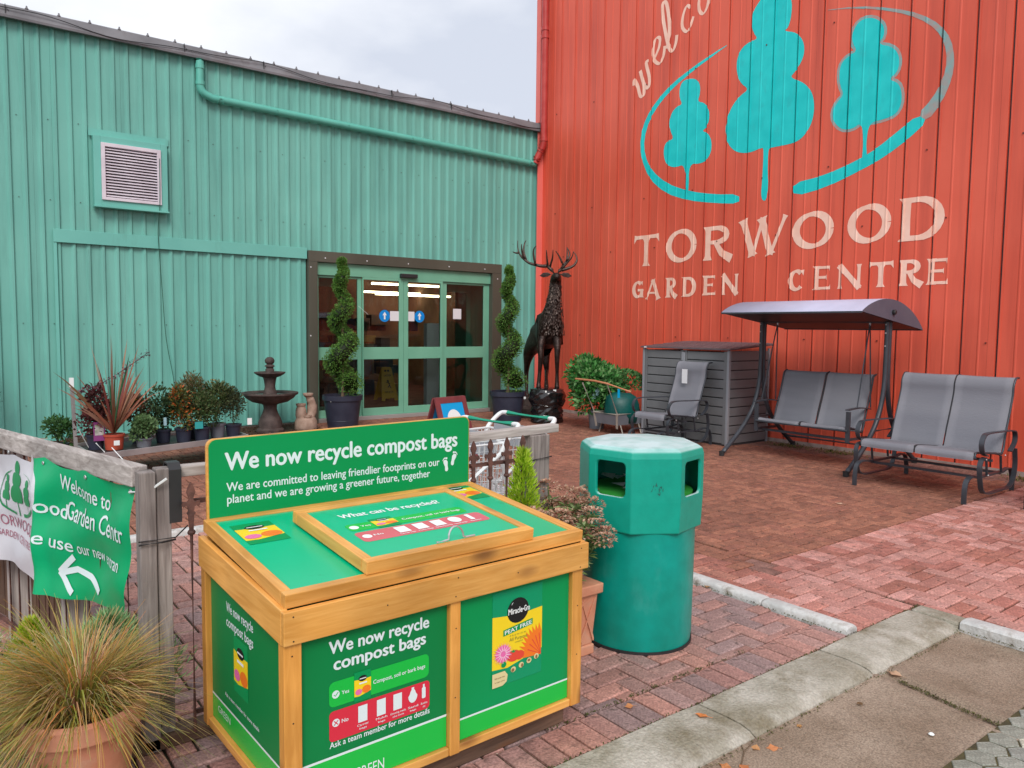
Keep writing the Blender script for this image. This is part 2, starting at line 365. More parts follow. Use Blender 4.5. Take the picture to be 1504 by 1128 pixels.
for d, cx, cy, ro, c, sx, sy in bricks:
    q = project(V((cx, cy, 0)))
    tilt = (rb.uniform(-.006, .006), rb.uniform(-.006, .006)); dz = rb.uniform(-.0035, .0015)
    if cnt < 300 and -20 < q[0] < 1524 and q[1] < 1150 and not (300 < q[0] < 845 and 800 < q[1]):
        o = variants[cnt] if cnt < 3 else variants[cnt % 3].copy()
        if cnt >= 3: COL.objects.link(o); o.parent = yard
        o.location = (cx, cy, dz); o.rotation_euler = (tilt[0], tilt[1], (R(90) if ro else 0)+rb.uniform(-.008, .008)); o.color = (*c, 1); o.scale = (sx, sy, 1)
        cnt += 1
    else:
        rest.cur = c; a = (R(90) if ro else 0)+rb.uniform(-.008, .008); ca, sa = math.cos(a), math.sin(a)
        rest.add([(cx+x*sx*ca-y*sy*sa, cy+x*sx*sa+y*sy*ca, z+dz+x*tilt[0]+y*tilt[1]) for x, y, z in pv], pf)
tag(rest.build('brick_paving', BRICK_ATTR, yard), kind='stuff')

# moss tufts and grit in the joints near the kerb
moss = M(); rm = random.Random(5)
for _ in range(4200):
    t = rm.random()*1.12
    if t < .45: p = V((rm.uniform(-9.2,-5.2), -9.945+rm.gauss(0,.006), -.004))
    elif t < .6: p = V((-5.995+rm.gauss(0,.007), rm.uniform(-9.9,-5.9), 0))
    elif t < .72: p = V((rm.uniform(-7.9,-6.6), -9.73+rm.gauss(0,.005), -.004))
    elif t < .86: p = V((rm.uniform(-9.3,-5.3), -10.235+rm.gauss(0,.008), -.04))
    elif t < 1.0: p = V((-5.33+rm.gauss(0,.012), rm.uniform(-11.5,-10.2), -.035))
    else: y_ = rm.uniform(-10.78,-10.3); p = V((-6.22+.10*math.sin(y_*3)-(y_+10.4)*.12+rm.gauss(0,.010), y_, -.058))
    moss.cur = rm.choice([(.10,.11,.025),(.07,.08,.02),(.14,.13,.04),(.08,.055,.03)])
    moss.leaf(p, V((rm.gauss(0,1), rm.gauss(0,1), rm.uniform(.2,1.4))), Z, rm.uniform(.006,.014), .006)
LEAF = leafmat('leaf')
tag(moss.build('moss_tufts', LEAF), 'moss and grit growing in the joints along the kerb', kind='stuff')
# weeds at the foot of the red wall
weeds = M()
for _ in range(1500):
    y = rm.choice([-5.9, -6.6, -8.9, -9.15, -3.2, -9.4])+rm.gauss(0, .16)
    p = V((-.25+rm.gauss(0,.10), y, 0)); weeds.cur = rm.choice([(.12,.14,.03),(.20,.18,.05),(.07,.10,.025),(.24,.18,.08)])
    weeds.leaf(p, V((rm.gauss(0,1), rm.gauss(0,1), rm.uniform(.3,1.5))), Z, rm.uniform(.02,.05), .014)
tag(weeds.build('weeds', LEAF), 'scattered weeds at the foot of the red wall', kind='stuff')

# road
ROAD = mat('worn buff tarmac', (.23,.165,.115), (.36,.28,.215), scale=2.6, speck=(130,.70,1.28), rough=.85, bump=.5, bscale=170, lo=.3, hi=.7, dirt=((.17,.12,.08), 5, (1,1,1), .5, .8))
rd = M()
xs = [-10+i*.03 for i in range(160)]; ys = [-10.2-i*.06 for i in range(60)]
for j, y in enumerate(ys):
    for x in xs:
        h = .006*noise.noise(V((x*2, y*2, 0)))
        dn = abs((x+6.22)-.10*math.sin(y*3)+(y+10.4)*.12)
        h -= .022*math.exp(-(dn/.022)**2) - .008*math.exp(-((dn-.08)/.03)**2)-.030*math.exp(-((y+10.225)/.022)**2)
        rd.v.append((x, y, -.05+h)); rd.c.append((1,1,1))
nx = len(xs)
rd.f = [(j*nx+i, (j+1)*nx+i, (j+1)*nx+i+1, j*nx+i+1) for j in range(len(ys)-1) for i in range(nx-1)]
road = tag(rd.build('road', ROAD, smooth=True), kind='structure')

# hexagonal setts set in the road
HEX = mat('grey concrete sett', (.24,.24,.215), (.37,.375,.34), scale=14, speck=(120,.75,1.2), rough=.85, bump=.6, bscale=90, objcol=True, dirt=((.12,.11,.08), 9, (1,1,1), .55, .8))
bed = M(); bed.add([(-9,-10.765,-.044),(-5.33,-10.765,-.044),(-5.33,-12.5,-.044),(-9,-12.5,-.044)], [(0,1,2,3)])
bed = tag(bed.build('sett_strip', mat('mossy sett bedding', (.06,.05,.025), (.12,.10,.04), scale=12, rough=.95, bump=.6, bscale=90)), kind='structure')
hm = M(); ra = .0590; hp = [(ra*math.cos(R(60*k+30)), ra*math.sin(R(60*k+30))) for k in range(6)]
hm.add([(x, y, -.04) for x, y in hp]+[(x, y, -.003) for x, y in hp]+[(x*.95, y*.95, 0) for x, y in hp],
       [(i, (i+1) % 6, 6+(i+1) % 6, 6+i) for i in range(6)]+[(6+i, 6+(i+1) % 6, 12+(i+1) % 6, 12+i) for i in range(6)]+[tuple(range(12,18))])
h0 = hm.build('sett', HEX, bed); first = True; nh = 0
for j in range(26):
    for i in range(60):
        x = -5.41-i*.110-(j % 2)*.055; y = -10.825-j*.0955
        q = project(V((x, y, -.04)))
        if not q or not (-60 < q[0] < 1600 and 900 < q[1] < 1300) or nh >= 290: continue
        o = h0 if first else h0.copy()
        if not first: COL.objects.link(o); o.parent = bed
        first = False; nh += 1
        o.location = (x, y, -.038+rb.uniform(-.003,.001)); o.rotation_euler = (rb.uniform(-.012,.012), rb.uniform(-.012,.012), rb.uniform(-.06,.06))
        k = rb.uniform(.8,1.12); o.color = (k, k, k*rb.uniform(.93,1.02), 1) if rb.random() > .06 else (1.7,1.6,1.45,1)

# kerbs
KERB = mat('weathered concrete kerb', (.31,.285,.225), (.52,.49,.43), scale=4.5, rough=.88, bump=.9, bscale=70, lo=.34, hi=.66, speck=(90,.84,1.12), dirt=((.19,.16,.10), 4, (1,1,1), .47, .72))
kb = tag(M().box((-11.3,-10.20,-.10),(-5.20,-9.96,-.06)).build('kerb', KERB), kind='structure')
prof = [(-9.945,-.09),(-9.945,.0),(-9.952,.006),(-10.08,.003),(-10.15,-.004),(-10.195,-.016),(-10.218,-.034),(-10.225,-.09)]
def kerbstone(x0, x1, mt, skew=.03):
    m = M(); n = len(prof); st = 6
    for k in range(st+1):
        for (y, z) in prof:
            t = k/st; sk = (y+10.08)/.14*skew*.5
            e = .006 if k in (0, st) else 0
            m.v.append((lerp(x0, x1, t)-sk, y, z-(e if z > -.05 else 0)+.002*noise.noise(V((x0+t*4, y*9, 1))))); m.c.append((1,1,1))
    for k in range(st):
        for j in range(n-1): m.f.append((k*n+j, (k+1)*n+j, (k+1)*n+j+1, k*n+j+1))
    m.f += [tuple(range(n)), tuple(range((st+1)*n-1, st*n-1, -1))]
    return m
xk = -5.33
for w_ in (.945,.945,.95,.93,.95,.94):
    o = kerbstone(xk-w_+.006, xk-.003, KERB).build('kerb_stone', KERB, kb, auto=35); xk -= w_
M().box((-5.325,-10.21,-.09),(-5.20,-9.95,.002)).build('kerb_stone', KERB, kb, bevel=.012)
wk = tag(M().box((-5.985,-9.93,-.05),(-5.875,-5.85,-.02)).build('edging_kerb', CONCRETE_WHITE), kind='structure')
def round_stone(p, q, wd=.105, h=.034):
    m = M(); p, q = V(p), V(q); d = (q-p).normalized(); s = V((d.y,-d.x,0))
    pr = [(-wd/2,-.04),(-wd/2,h*.55),(-wd*.38,h*.88),(-wd*.18,h),(wd*.18,h),(wd*.38,h*.88),(wd/2,h*.55),(wd/2,-.04)]
    n = len(pr); ln = (q-p).length
    for t, e in ((0.004,.006),(.02,0),(.5*ln,0),(ln-.02,0),(ln-.004,.006)):
        for a, z in pr: m.v.append(tuple(p+d*t+s*a+Z*(z-e))); m.c.append((1,1,1))
    for k in range(4):
        for j in range(n-1): m.f.append((k*n+j, (k+1)*n+j, (k+1)*n+j+1, k*n+j+1))
    m.f += [tuple(range(n)), tuple(range(5*n-1, 4*n-1, -1))]
    return m
for y0, y1 in ((-9.93,-9.40),(-9.40,-8.49),(-8.49,-7.58),(-7.58,-6.67),(-6.67,-5.78)):
    round_stone((-5.93,y0,0),(-5.93,y1,0)).build('edging_stone', CONCRETE_WHITE, wk, auto=50)
for k in range(6):
    round_stone((-5.99-k*.92,-5.84,0),(-5.99-(k+1)*.92,-5.84,0)).build('edging_stone', CONCRETE_WHITE, wk, auto=50)
for k in range(3):
    round_stone((-5.265,-10.215-k*.92,-.01),(-5.265,-10.215-(k+1)*.92,-.01), wd=.12, h=.03).build('edging_stone', CONCRETE_WHITE, wk, auto=50)

# bark bed along the green wall
bk = M(); rk = random.Random(9)
bk.cur = (.09,.045,.03)
bk.box((-11.4,-1.03,-.05),(-4.96,-.01,.012))
for _ in range(5200):
    bk.cur = rk.choice([(.10,.045,.028),(.15,.07,.04),(.07,.035,.025),(.19,.10,.06)])
    bk.leaf(V((rk.uniform(-9.6,-4.97), rk.uniform(-1.04,-.03), .014)), V((rk.gauss(0,1), rk.gauss(0,1), rk.gauss(0,.4))), Z, rk.uniform(.02,.05), .02)
tag(bk.build('bark_mulch', LEAF), kind='structure')

# ================================================================ GREEN BUILDING
gb = thing('green_warehouse', 'long green corrugated metal building with glazed entrance and a low grey roof edge', 'building', (0,0,0))
SP = .1769
def profile_pts(x0, x1):
    """rib profile along x: returns list of (x, depth)"""
    pts = [(x0, 0.0)]
    k0 = int(math.floor((-.23-x1)/SP))-1
    k1 = int(math.ceil((-.23-x0)/SP))+1
    for k in range(k1, k0-1, -1):
        c = -.23-k*SP
        for a, d in ((-.044,0),(-.012,.027),(.012,.027),(.019,0),(.022,-.003),(.027,-.003),(.030,0)):
            if x0 < c+a < x1: pts.append((c+a, d))
    pts.append((x1, 0.0)); return pts
def cladding(x0, x1, z0, z1, name='cladding_sheet', off=0.0):
    m = M(); p = profile_pts(x0, x1); n = len(p)
    ds = rb.uniform(0, .004)+off
    for z in (z0, z1):
        for x, d in p: m.v.append((x, -d-ds, z)); m.c.append((1,1,1))
    m.f = [(i, i+1, n+i+1, n+i) for i in range(n-1)]
    # returned edges so that the sheet has thickness
    for z in (z0, z1):
        b = len(m.v)
        for x, d in p: m.v.append((x, -d-ds+.004, z)); m.c.append((1,1,1))
        o = 0 if z == z0 else n
        m.f += [(o+i, b+i, b+i+1, o+i+1) for i in range(n-1)]
    return m.build(name, GREEN_WALL, gb)
ROOFZ = 5.50
def split(x0, x1, z0, z1, step=SP*6):
    # sheets six ribs wide, joints in the pans
    edges = [x0]; k = -.23+SP*.5
    while k > x0+.12:
        if k < x1-.12 and round((k-(-.23+SP*.5))/SP) % 6 == 0: edges.append(k)
        k -= SP
    edges = sorted(set(edges+[x1]))
    for a, b in zip(edges, edges[1:]): cladding(a, b-.0015, z0, z1)
split(-12.0, -8.41, .03, ROOFZ)
split(-8.41, -4.90, 2.80, ROOFZ)
split(-8.41, -4.90, .06, 2.74)
split(-4.90, -.99, 2.80, ROOFZ)
split(-.99, -.06, .06, ROOFZ)
M().box((-12.0,.02,-.05),(-4.9,.2,ROOFZ)).build('backing_wall', DARK, gb)
M().box((-1.0,.02,-.05),(-.0,.2,ROOFZ)).build('backing_wall', DARK, gb)
M().box((-4.9,.02,2.85),(-1.0,.2,ROOFZ)).build('backing_wall', DARK, gb)
M().box((-12.0,-.012,-.05),(-4.9,.02,.055)).build('plinth', KERB, gb)
# flashings
M().box((-8.44,-.060,2.69),(-4.90,-.034,2.866)).build('flashing', GREEN_TRIM, gb, bevel=.004)
M().box((-8.44,-.050,.06),(-8.40,-.032,2.688)).build('flashing', GREEN_TRIM, gb, bevel=.003)
M().box((-12.0,-.065,.00),(-8.38,-.034,.045)).build('flashing', GREEN_TRIM, gb, bevel=.003)
M().box((-8.38,-.050,.045),(-4.90,-.034,.075)).build('flashing', GREEN_TRIM, gb, bevel=.003)
# roof edge
rf = M(); rf.prism([(-.05,5.48),(-.13,5.47),(-.135,5.50),(-.10,5.625),(-.02,5.66),(3,5.9),(3,5.80),(-.02,5.55)], lambda u,v,d: V((d,u,v)), -12.0, .10)
rf = rf.build('roof', FASCIA, gb)
rbz = M()
x = -11.9
while x < 0:
    rbz.box((x,-.06,5.645),(x+.03,2.8,5.67)) if False else None
    b_ = M(); b_.lathe([(.02,0),(.022,.012),(.012,.02),(.010,.04),(.004,.046)], 8).build('roof_bolt', FASCIA, rf, (x, -.075, 5.635)); x += .36
for xj in (-6.75,-5.6,-3.4,-2.2,-8.9):
    M().box((xj,-.140,5.515),(xj+.006,-.1,5.63)).build('fascia_joint', DARK, rf)
    M().lathe([(.008,0),(.007,.006)],6).build('fascia_joint', DARK, rf, (xj+.03,-.133,5.56))
cb = []
for i in range(64):
    x = -10+i*.16; cb.append((x, -.145-.008*math.sin(x*5), 5.56+.045*math.sin(x*1.9)+.018*math.sin(x*4.3)-.01))
M().tube(cb, .006, 5).build('roof_cable', DARK, gb)
# wall vent
vt = M().box((-7.95,-.14,3.22),(-7.86,-.03,4.16)).box((-7.10,-.14,3.22),(-7.01,-.03,4.16)).box((-7.86,-.14,4.07),(-7.10,-.03,4.16)).box((-7.86,-.14,3.22),(-7.10,-.03,3.30)).build('vent_housing', GREEN_TRIM, gb, bevel=.004)
M().box((-7.96,-.17,3.195),(-7.0,-.03,3.218)).build('vent_sill', GREEN_TRIM, vt, bevel=.003)
M().box((-7.99,-.050,4.162),(-6.97,-.033,4.26)).build('vent_flashing', GREEN_TRIM, vt)
VW = mat('white vent plastic', (.62,.56,.62), (.72,.66,.72), rough=.5)
fr = M().box((-7.86,-.165,3.30),(-7.81,-.12,4.07)).box((-7.15,-.165,3.30),(-7.10,-.12,4.07)).box((-7.81,-.165,4.02),(-7.15,-.12,4.07)).box((-7.81,-.165,3.30),(-7.15,-.12,3.34))
fr = fr.build('vent_frame', VW, gb, bevel=.004)
M().box((-7.81,-.075,3.34),(-7.15,-.05,4.02)).build('vent_backing', DARK, fr)
for k in range(17):
    z = 3.352+k*.0395
    M().bar((-7.81,-.135,z+.012),(-7.15,-.135,z+.012),.040,.006, upv=(0,-.75,.9)).build('vent_slat', VW, fr)
# pipe along the wall
PZ = lambda x: 4.94-(x+6.35)/(6.35-.16)*.11
pp = bez([(-6.53,-.10,5.47),(-6.53,-.10,5.25),(-6.53,-.10,5.10),(-6.49,-.10,5.0),(-6.36,-.10,4.945)], 5)+[(-5,-.10,PZ(-5)),(-3,-.10,PZ(-3)),(-1,-.10,PZ(-1)),(-.22,-.10,PZ(-.22))]
dp = M().tube(pp, .056, 16).build('downpipe', GREEN_PIPE, gb, auto=60)
for (x, z, dx) in ((-6.53,5.13,0),(-6.53,5.36,0)):
    M().lathe([(.064,-.03),(.064,.03)],16).build('pipe_collar', GREEN_PIPE, dp, (x,-.10,z))
for x in (-6.25,-.35):
    M().tube([(x-.04,-.10,PZ(x)),(x+.04,-.10,PZ(x))], .064, 16).build('pipe_collar', GREEN_PIPE, dp)
for x in (-5.4,-4.2,-3.0,-1.8,-.7):
    M().tube([(x-.012,-.10,PZ(x)),(x+.012,-.10,PZ(x))], .060, 14).box((x-.01,-.06,PZ(x)-.02),(x+.01,-.005,PZ(x)+.02)).build('pipe_bracket', GREEN_PIPE, dp)
# hanging cable
hc = [(-7.12,-.17,3.95),(-7.13,-.17,3.3),(-7.14,-.08,2.9),(-7.10,-.07,2.1),(-7.06,-.07,1.4),(-6.97,-.07,.8),(-6.94,-.07,.3)]
M().tube(bez(hc), .005, 5).build('hanging_cable', mat('dark green cable', (.02,.10,.07), rough=.5), gb)
# screws in the cladding
SCREW = mat('dull screw head', (.10,.13,.11), rough=.4, metal=.5)
rs = M()
for zz in (.5,1.6,3.25,4.3):
    for k in range(0,52):
        x = -.23-k*SP+SP*.5
        if -8.0 < x < -7.0 and zz > 3: continue
        if -4.95 < x < -.95 and zz < 3: continue
        if k % 2: rs.lathe([(.0055,0),(.004,.004)], 6, (0,0,0)) if False else rs.box((x-.005,-.012,zz-.005),(x+.005,-.002,zz+.005))
rs.build('cladding_screws', SCREW, gb)['kind'] = 'stuff'

# ---- entrance
ds = M().box((-4.887,-.09,2.655),(-1.0,.04,2.83)).build('door_surround', FRAME_BROWN, gb, bevel=.004)
M().box((-4.887,-.09,.0),(-4.735,.04,2.653)).build('surround_post', FRAME_BROWN, ds, bevel=.004)
M().box((-1.215,-.09,.0),(-1.0,.04,2.653)).build('surround_post', FRAME_BROWN, ds, bevel=.004)
for x, z in ((-4.85,2.56),(-4.60,2.72),(-3.85,2.72),(-3.05,2.72),(-2.2,2.72),(-1.4,2.72),(-1.1,2.55),(-4.86,1.45)):
    M().lathe([(.012,0),(.009,.006)],8).build('screw_cap', WHITE_PAPER, ds).matrix_local = Matrix.Translation((x,-.09,z)) @ Matrix.Rotation(R(90),4,'X')
df = M().box((-4.735,-.02,2.45),(-1.215,.06,2.653)).build('door_frame', DOOR_GREEN, gb, bevel=.004)
def bars(x0, x1, y0, y1, z0, z1, st, rails, parent, name, side2=None):
    """a glazed leaf: two stiles, rails, panes between"""
    side2 = side2 or st
    f = M().box((x0,y0,z0),(x0+st,y1,z1)).box((x1-side2,y0,z0),(x1,y1,z1))
    for a, b in rails: f.box((x0+st,y0,a),(x1-side2,y1,b))
    f = f.build(name, DOOR_GREEN, parent, bevel=.004)
    for (a, b), (c, d) in zip(rails, rails[1:]):
        M().box((x0+st,(y0+y1)/2-.004,b),(x1-side2,(y0+y1)/2+.004,c)).build('pane', GLASS, f)
    return f
RAILS = [(.07,.20),(1.045,1.255),(2.41,2.45)]
bars(-4.735,-3.90,.02,.06,.07,2.45,.06,RAILS,gb,'side_light',.075)
bars(-2.28,-1.215,.02,.06,.07,2.45,.10,RAILS,gb,'side_light',.13)
bars(-3.898,-3.105,-.02,.018,.07,2.45,.02,RAILS,gb,'sliding_door',.09)
bars(-3.10,-2.285,-.02,.018,.07,2.45,.09,RAILS,gb,'sliding_door',.05)
M().box((-4.735,-.05,.0),(-1.215,.10,.068)).build('threshold', mat('aluminium threshold', (.55,.56,.55), metal=.6, rough=.4), gb, bevel=.004)
M().box((-3.19,-.10,2.475),(-2.86,-.022,2.545)).build('door_sensor', DARK, df, bevel=.01)
# stickers on the door glass
STB = mat('blue sticker', (.0,.25,.70), rough=.4)
def disc(m, cx, cz, r, y, n=20): m.add([V((cx+r*math.cos(2*math.pi*k/n), y, cz+r*math.sin(2*math.pi*k/n))) for k in range(n)], [tuple(range(n))])
for cx, px0, px1 in ((-3.475,-3.37,-3.195),(-2.775,-3.01,-2.88)):
    d_ = M(); disc(d_, cx, 1.80, .105, -.009); d_ = d_.build('round_sticker', STB, gb)
    a_ = M(); a_.add([V((cx-.015,-.012,1.74)),V((cx+.015,-.012,1.74)),V((cx+.015,-.012,1.81)),V((cx+.042,-.012,1.81)),V((cx,-.012,1.87)),V((cx-.042,-.012,1.81)),V((cx-.015,-.012,1.81))],[tuple(range(7))]); a_.build('arrow', WHITE, d_)
    M().box((px0,-.011,1.715),(px1,-.009,1.885)).build('paper_notice', WHITE_PAPER, gb)
M().box((-2.03,.030,1.77),(-1.85,.034,1.96)).build('paper_notice', WHITE_PAPER, gb)
# room behind the glass
IN_W = mat('dim interior wall', (.12,.07,.055), (.28,.17,.12), scale=1.2, rough=.8)
rm_ = M().box((-8.0,7.0,0),(1.0,7.1,3.2)).box((-8.0,.21,0),(-7.9,7,3.2)).box((.9,.21,0),(1.0,7,3.2)).box((-8.0,.05,3.1),(1.0,7.1,3.2)).build('inner_room', IN_W, gb)
M().box((-8.0,.105,-.05),(1.0,7.1,.02)).build('inner_floor', mat('dark brown mat floor', (.09,.03,.03), (.14,.06,.05), scale=3, rough=.8), rm_)
LIT = emit('lit ceiling tube', (1.0,.72,.45), 11.0)
for y, x0, x1, z in ((4.2,-1.45,.6,2.36),(4.2,-1.55,.6,2.60),(6.2,-.75,.9,2.50)):
    M().box((x0,y,z),(x1,y+.08,z+.045)).build('ceiling_lamp', LIT, rm_)
M().box((-2.25,.60,0.02),(-1.98,.72,1.69)).build('white_pillar', mat('pale grey panel', (.80,.80,.84), rough=.5), rm_)
SH = [mat('shelf goods %d' % k, c, rough=.6) for k, c in enumerate([(.30,.10,.05),(.35,.22,.10),(.08,.05,.05),(.20,.17,.10),(.05,.07,.12)])]
rr = random.Random(12)
for k in range(90):
    x = rr.uniform(-4.6,-1.0); y = rr.uniform(3.0,6.0); z = rr.choice([.0,.5,1.0,1.5]); w_ = rr.uniform(.15,.4); h_ = rr.uniform(.15,.42)
    if -3.9 < x < -2.3 and z < 1.0 and rr.random() < .6: continue
    M().box((x,y,z+.02),(x+w_,y+.3,z+h_)).build('shelf_goods', rr.choice(SH), rm_)
bars(-1.95,-1.23,.62,.66,.03,2.45,.05,[(.03,.2),(2.3,2.45)],gb,'inner_door',.10)
bars(-4.7,-3.95,.62,.66,.03,2.45,.05,[(.03,.2),(2.3,2.45)],gb,'inner_door',.10)
M().box((-1.225,.06,.03),(-1.215,1.2,2.5)).build('reveal', DOOR_GREEN, df)

# ================================================================ RED BUILDING
rbld = thing('red_warehouse', 'tall red ribbed metal building painted with turquoise trees and the shop name', 'building', (0,0,0))
RSP = .3885; RC = -8.36
def rprof(y):
    k = round((y-RC)/RSP); d = abs(y-(RC+k*RSP))
    e = y-(RC+k*RSP)
    if d < .0065: return -.023
    if d < .016: return -.023*(.016-d)/.0095
    if -.034 < e < -.016: return .007
    d2 = abs(d-RSP/2)
    if d2 < .006: return .006
    if d2 < .016: return .006*(.016-d2)/.010
    return 0.0
def rbreaks(y0, y1):
    o = []
    k0 = int((y0-RC)/RSP)-2; k1 = int((y1-RC)/RSP)+2
    for k in range(k0, k1+1):
        c = RC+k*RSP
        for a in (-.0345,-.0335,-.0165,-.0160,-.006,.006,.016,RSP/2-.016,RSP/2-.006,RSP/2+.006,RSP/2+.016):
            if y0 < c+a < y1: o.append(c+a)
    return sorted(o)
def rsheet(y0, y1, z0, z1):
    ys_ = [y0]+rbreaks(y0, y1)+[y1]; m = M(); n = len(ys_)
    for z in (z0, z1):
        for y in ys_: m.v.append((-rprof(y), y, z)); m.c.append((1,1,1))
    m.f = [(i, n+i, n+i+1, i+1) for i in range(n-1)]
    b = len(m.v)
    for y in ys_: m.v.append((-rprof(y)+.004, y, z0)); m.c.append((1,1,1))
    m.f += [(i, i+1, b+i+1, b+i) for i in range(n-1)]
    m.build('cladding_sheet', RED_WALL, rbld)
ye = RC+RSP*.25
edges = [-15.0]
y = ye-RSP*18
while y < -.2:
    if y > -14.9: edges.append(y)
    y += RSP*3
edges.append(.0)
for a, b in zip(edges, edges[1:]): rsheet(a, b-.0015, .05, 9.0)
M().box((.02,-15,-.05),(.3,.0,9.0)).build('backing_wall', DARK, rbld)
M().box((.02,.02,5.0),(6.0,.2,9.0)).build('return_wall', RED_WALL, rbld)
M().box((-.02,-15,-.02),(.02,-.02,.048)).build('plinth', mat('grey base flashing', (.30,.22,.20), (.45,.36,.33), scale=6, rough=.7), rbld)
M().box((-.14,-.085,.02),(-.002,-.062,ROOFZ-.03)).build('corner_trim', RED_TRIM, rbld, bevel=.004)
M().box((-.055,-.02,5.68),(.02,.10,9.0)).build('corner_trim', RED_TRIM, rbld, bevel=.004)
RS = M()
for k in range(0,24):
    for zz in (3.0,3.85,5.75,1.5):
        if (k+int(zz*3)) % 3: continue
        y = RC-.6+k*RSP*1.0+RSP*.16*(1 if k % 2 else -1)
        if y < -.3: RS.box((-.012,y-.008,zz-.008),(-.001,y+.008,zz+.008))
RS.build('cladding_screws', mat('dark red screw', (.15,.03,.02), rough=.4), rbld)['kind'] = 'stuff'
rp = bez([(-.11,-.22,9.0),(-.11,-.22,7.0),(-.11,-.22,5.55),(-.11,-.22,5.30),(-.12,-.20,5.16),(-.17,-.15,5.02),(-.21,-.12,4.90)], 5)
rp = M().tube(rp, .066, 16).build('downpipe', RED_PIPE, rbld, auto=60)
for z in (5.30,7.4,7.25): M().lathe([(.078,-.035),(.078,.035)],16).build('pipe_collar', RED_PIPE, rp, (-.11,-.22,z))
M().tube([(-.135,-.185,5.12),(-.155,-.165,5.07)], .082, 16).build('pipe_collar', RED_PIPE, rp)
M().tube([(-.24,-.11,4.84),(-.20,-.13,4.95)], .084, 16).build('pipe_collar', RED_PIPE, rp)
M().tube([(-.06,-.06,5.6),(-.06,-.06,9.0)], .012, 6).build('thin_pipe', RED_PIPE, rbld)
# ================================================================ FLAT PRINT
_capH = {}
_fc = bpy.data.curves.new('f', 'FONT'); _fo = bpy.data.objects.new('f', _fc); COL.objects.link(_fo)
def _text_raw(s, bold=0.0, shear=0.0, sp=1.0):
    _fc.body = s; _fc.offset = bold; _fc.shear = shear; _fc.resolution_u = 3; _fc.space_character = sp; _fc.size = 1.0
    dg = bpy.context.evaluated_depsgraph_get(); dg.update()
    ev = _fo.evaluated_get(dg); me = ev.to_mesh()
    vs = [(v.co.x, v.co.y) for v in me.vertices]; fs = [tuple(p.vertices) for p in me.polygons]
    ev.to_mesh_clear(); return vs, fs
_cap = None
class Print:
    """a layer of flat print: 2D shapes later laid on a surface"""
    def __init__(s): s.bm = bmesh.new(); s.h = 0.0
    def poly(s, pts):
        vs = [s.bm.verts.new((x, y, s.h)) for x, y in pts]; f = s.bm.faces.new(vs)
        if not s.hold: s.h += .00012
        if f.normal.z < 0 or True:
            f.normal_update()
            if f.normal.z < 0: f.normal_flip()
        return s
    hold = False
    def rect(s, x0, y0, x1, y1): return s.poly([(x0,y0),(x1,y0),(x1,y1),(x0,y1)])
    def rrect(s, x0, y0, x1, y1, r, n=5):
        p = []
        for cx, cy, a in ((x1-r,y0+r,-90),(x1-r,y1-r,0),(x0+r,y1-r,90),(x0+r,y0+r,180)):
            for k in range(n+1): t = R(a+90*k/n); p.append((cx+r*math.cos(t), cy+r*math.sin(t)))
        return s.poly(p)
    def ell(s, cx, cy, rx, ry=None, n=24, rot=0):
        ry = ry or rx; c, q = math.cos(rot), math.sin(rot)
        return s.poly([(cx+rx*math.cos(2*math.pi*k/n)*c-ry*math.sin(2*math.pi*k/n)*q, cy+rx*math.cos(2*math.pi*k/n)*q+ry*math.sin(2*math.pi*k/n)*c) for k in range(n)])
    def stroke(s, pts, w):
        """w: width or list of widths"""
        k = len(pts); ws = w if isinstance(w, (list, tuple)) else [w]*k; l, r = [], []
        for i, (x, y) in enumerate(pts):
            a = pts[max(i-1,0)]; b = pts[min(i+1,k-1)]; dx, dy = b[0]-a[0], b[1]-a[1]; q = math.hypot(dx, dy) or 1
            nx_, ny_ = -dy/q*ws[i]/2, dx/q*ws[i]/2; l.append((x+nx_, y+ny_)); r.append((x-nx_, y-ny_))
        s.hold = True
        for i in range(k-1): s.poly([r[i], r[i+1], l[i+1], l[i]]); s.h += .00002
        s.hold = False; s.h += .00010
        return s
    def text(s, body, x0, x1, y, cap=None, bold=.012, shear=0, sp=1.0, rot=0):
        global _cap
        if _cap is None: _cap = max(v[1] for v in _text_raw('H')[0])
        vs, fs = _text_raw(body, 0.0, shear, sp)
        if not vs: return s
        a = min(v[0] for v in vs); b = max(v[0] for v in vs); sx = (x1-x0)/(b-a); sy = (cap/_cap) if cap else sx
        c, q = math.cos(rot), math.sin(rot); B_ = bold*.9
        for ox, oy in (((0,0),(B_,0),(-B_,0),(0,B_*.7),(0,-B_*.7)) if B_ > .004 else ((0,0),)):   # heavier letters: shifted copies, each a hair above the last
            nv = []
            for vx, vy in vs:
                X_, Y_ = (vx-a+ox)*sx, (vy+oy)*sy; nv.append(s.bm.verts.new((x0+X_*c-Y_*q, y+X_*q+Y_*c, s.h)))
            for f in fs:
                try: s.bm.faces.new([nv[i] for i in f])
                except Exception: pass
            s.h += .00003
        return s
    def lay(s, name, mt, parent, fn, cutx=(), cuty=()):
        bm = s.bm; bmesh.ops.triangulate(bm, faces=bm.faces[:])
        for ax, cuts in ((0, cutx), (1, cuty)):
            for c in cuts:
                no = V((1,0,0)) if ax == 0 else V((0,1,0)); co = no*c
                bmesh.ops.bisect_plane(bm, geom=bm.verts[:]+bm.edges[:]+bm.faces[:], plane_co=co, plane_no=no, dist=1e-6)
        vs = [fn(v.co.x, v.co.y, v.co.z) for v in bm.verts]; bm.verts.ensure_lookup_table(); bm.verts.index_update()
        m = M(); m.add(vs, [tuple(v.index for v in f.verts) for f in bm.faces]); bm.free()
        return m.build(name, mt, parent)

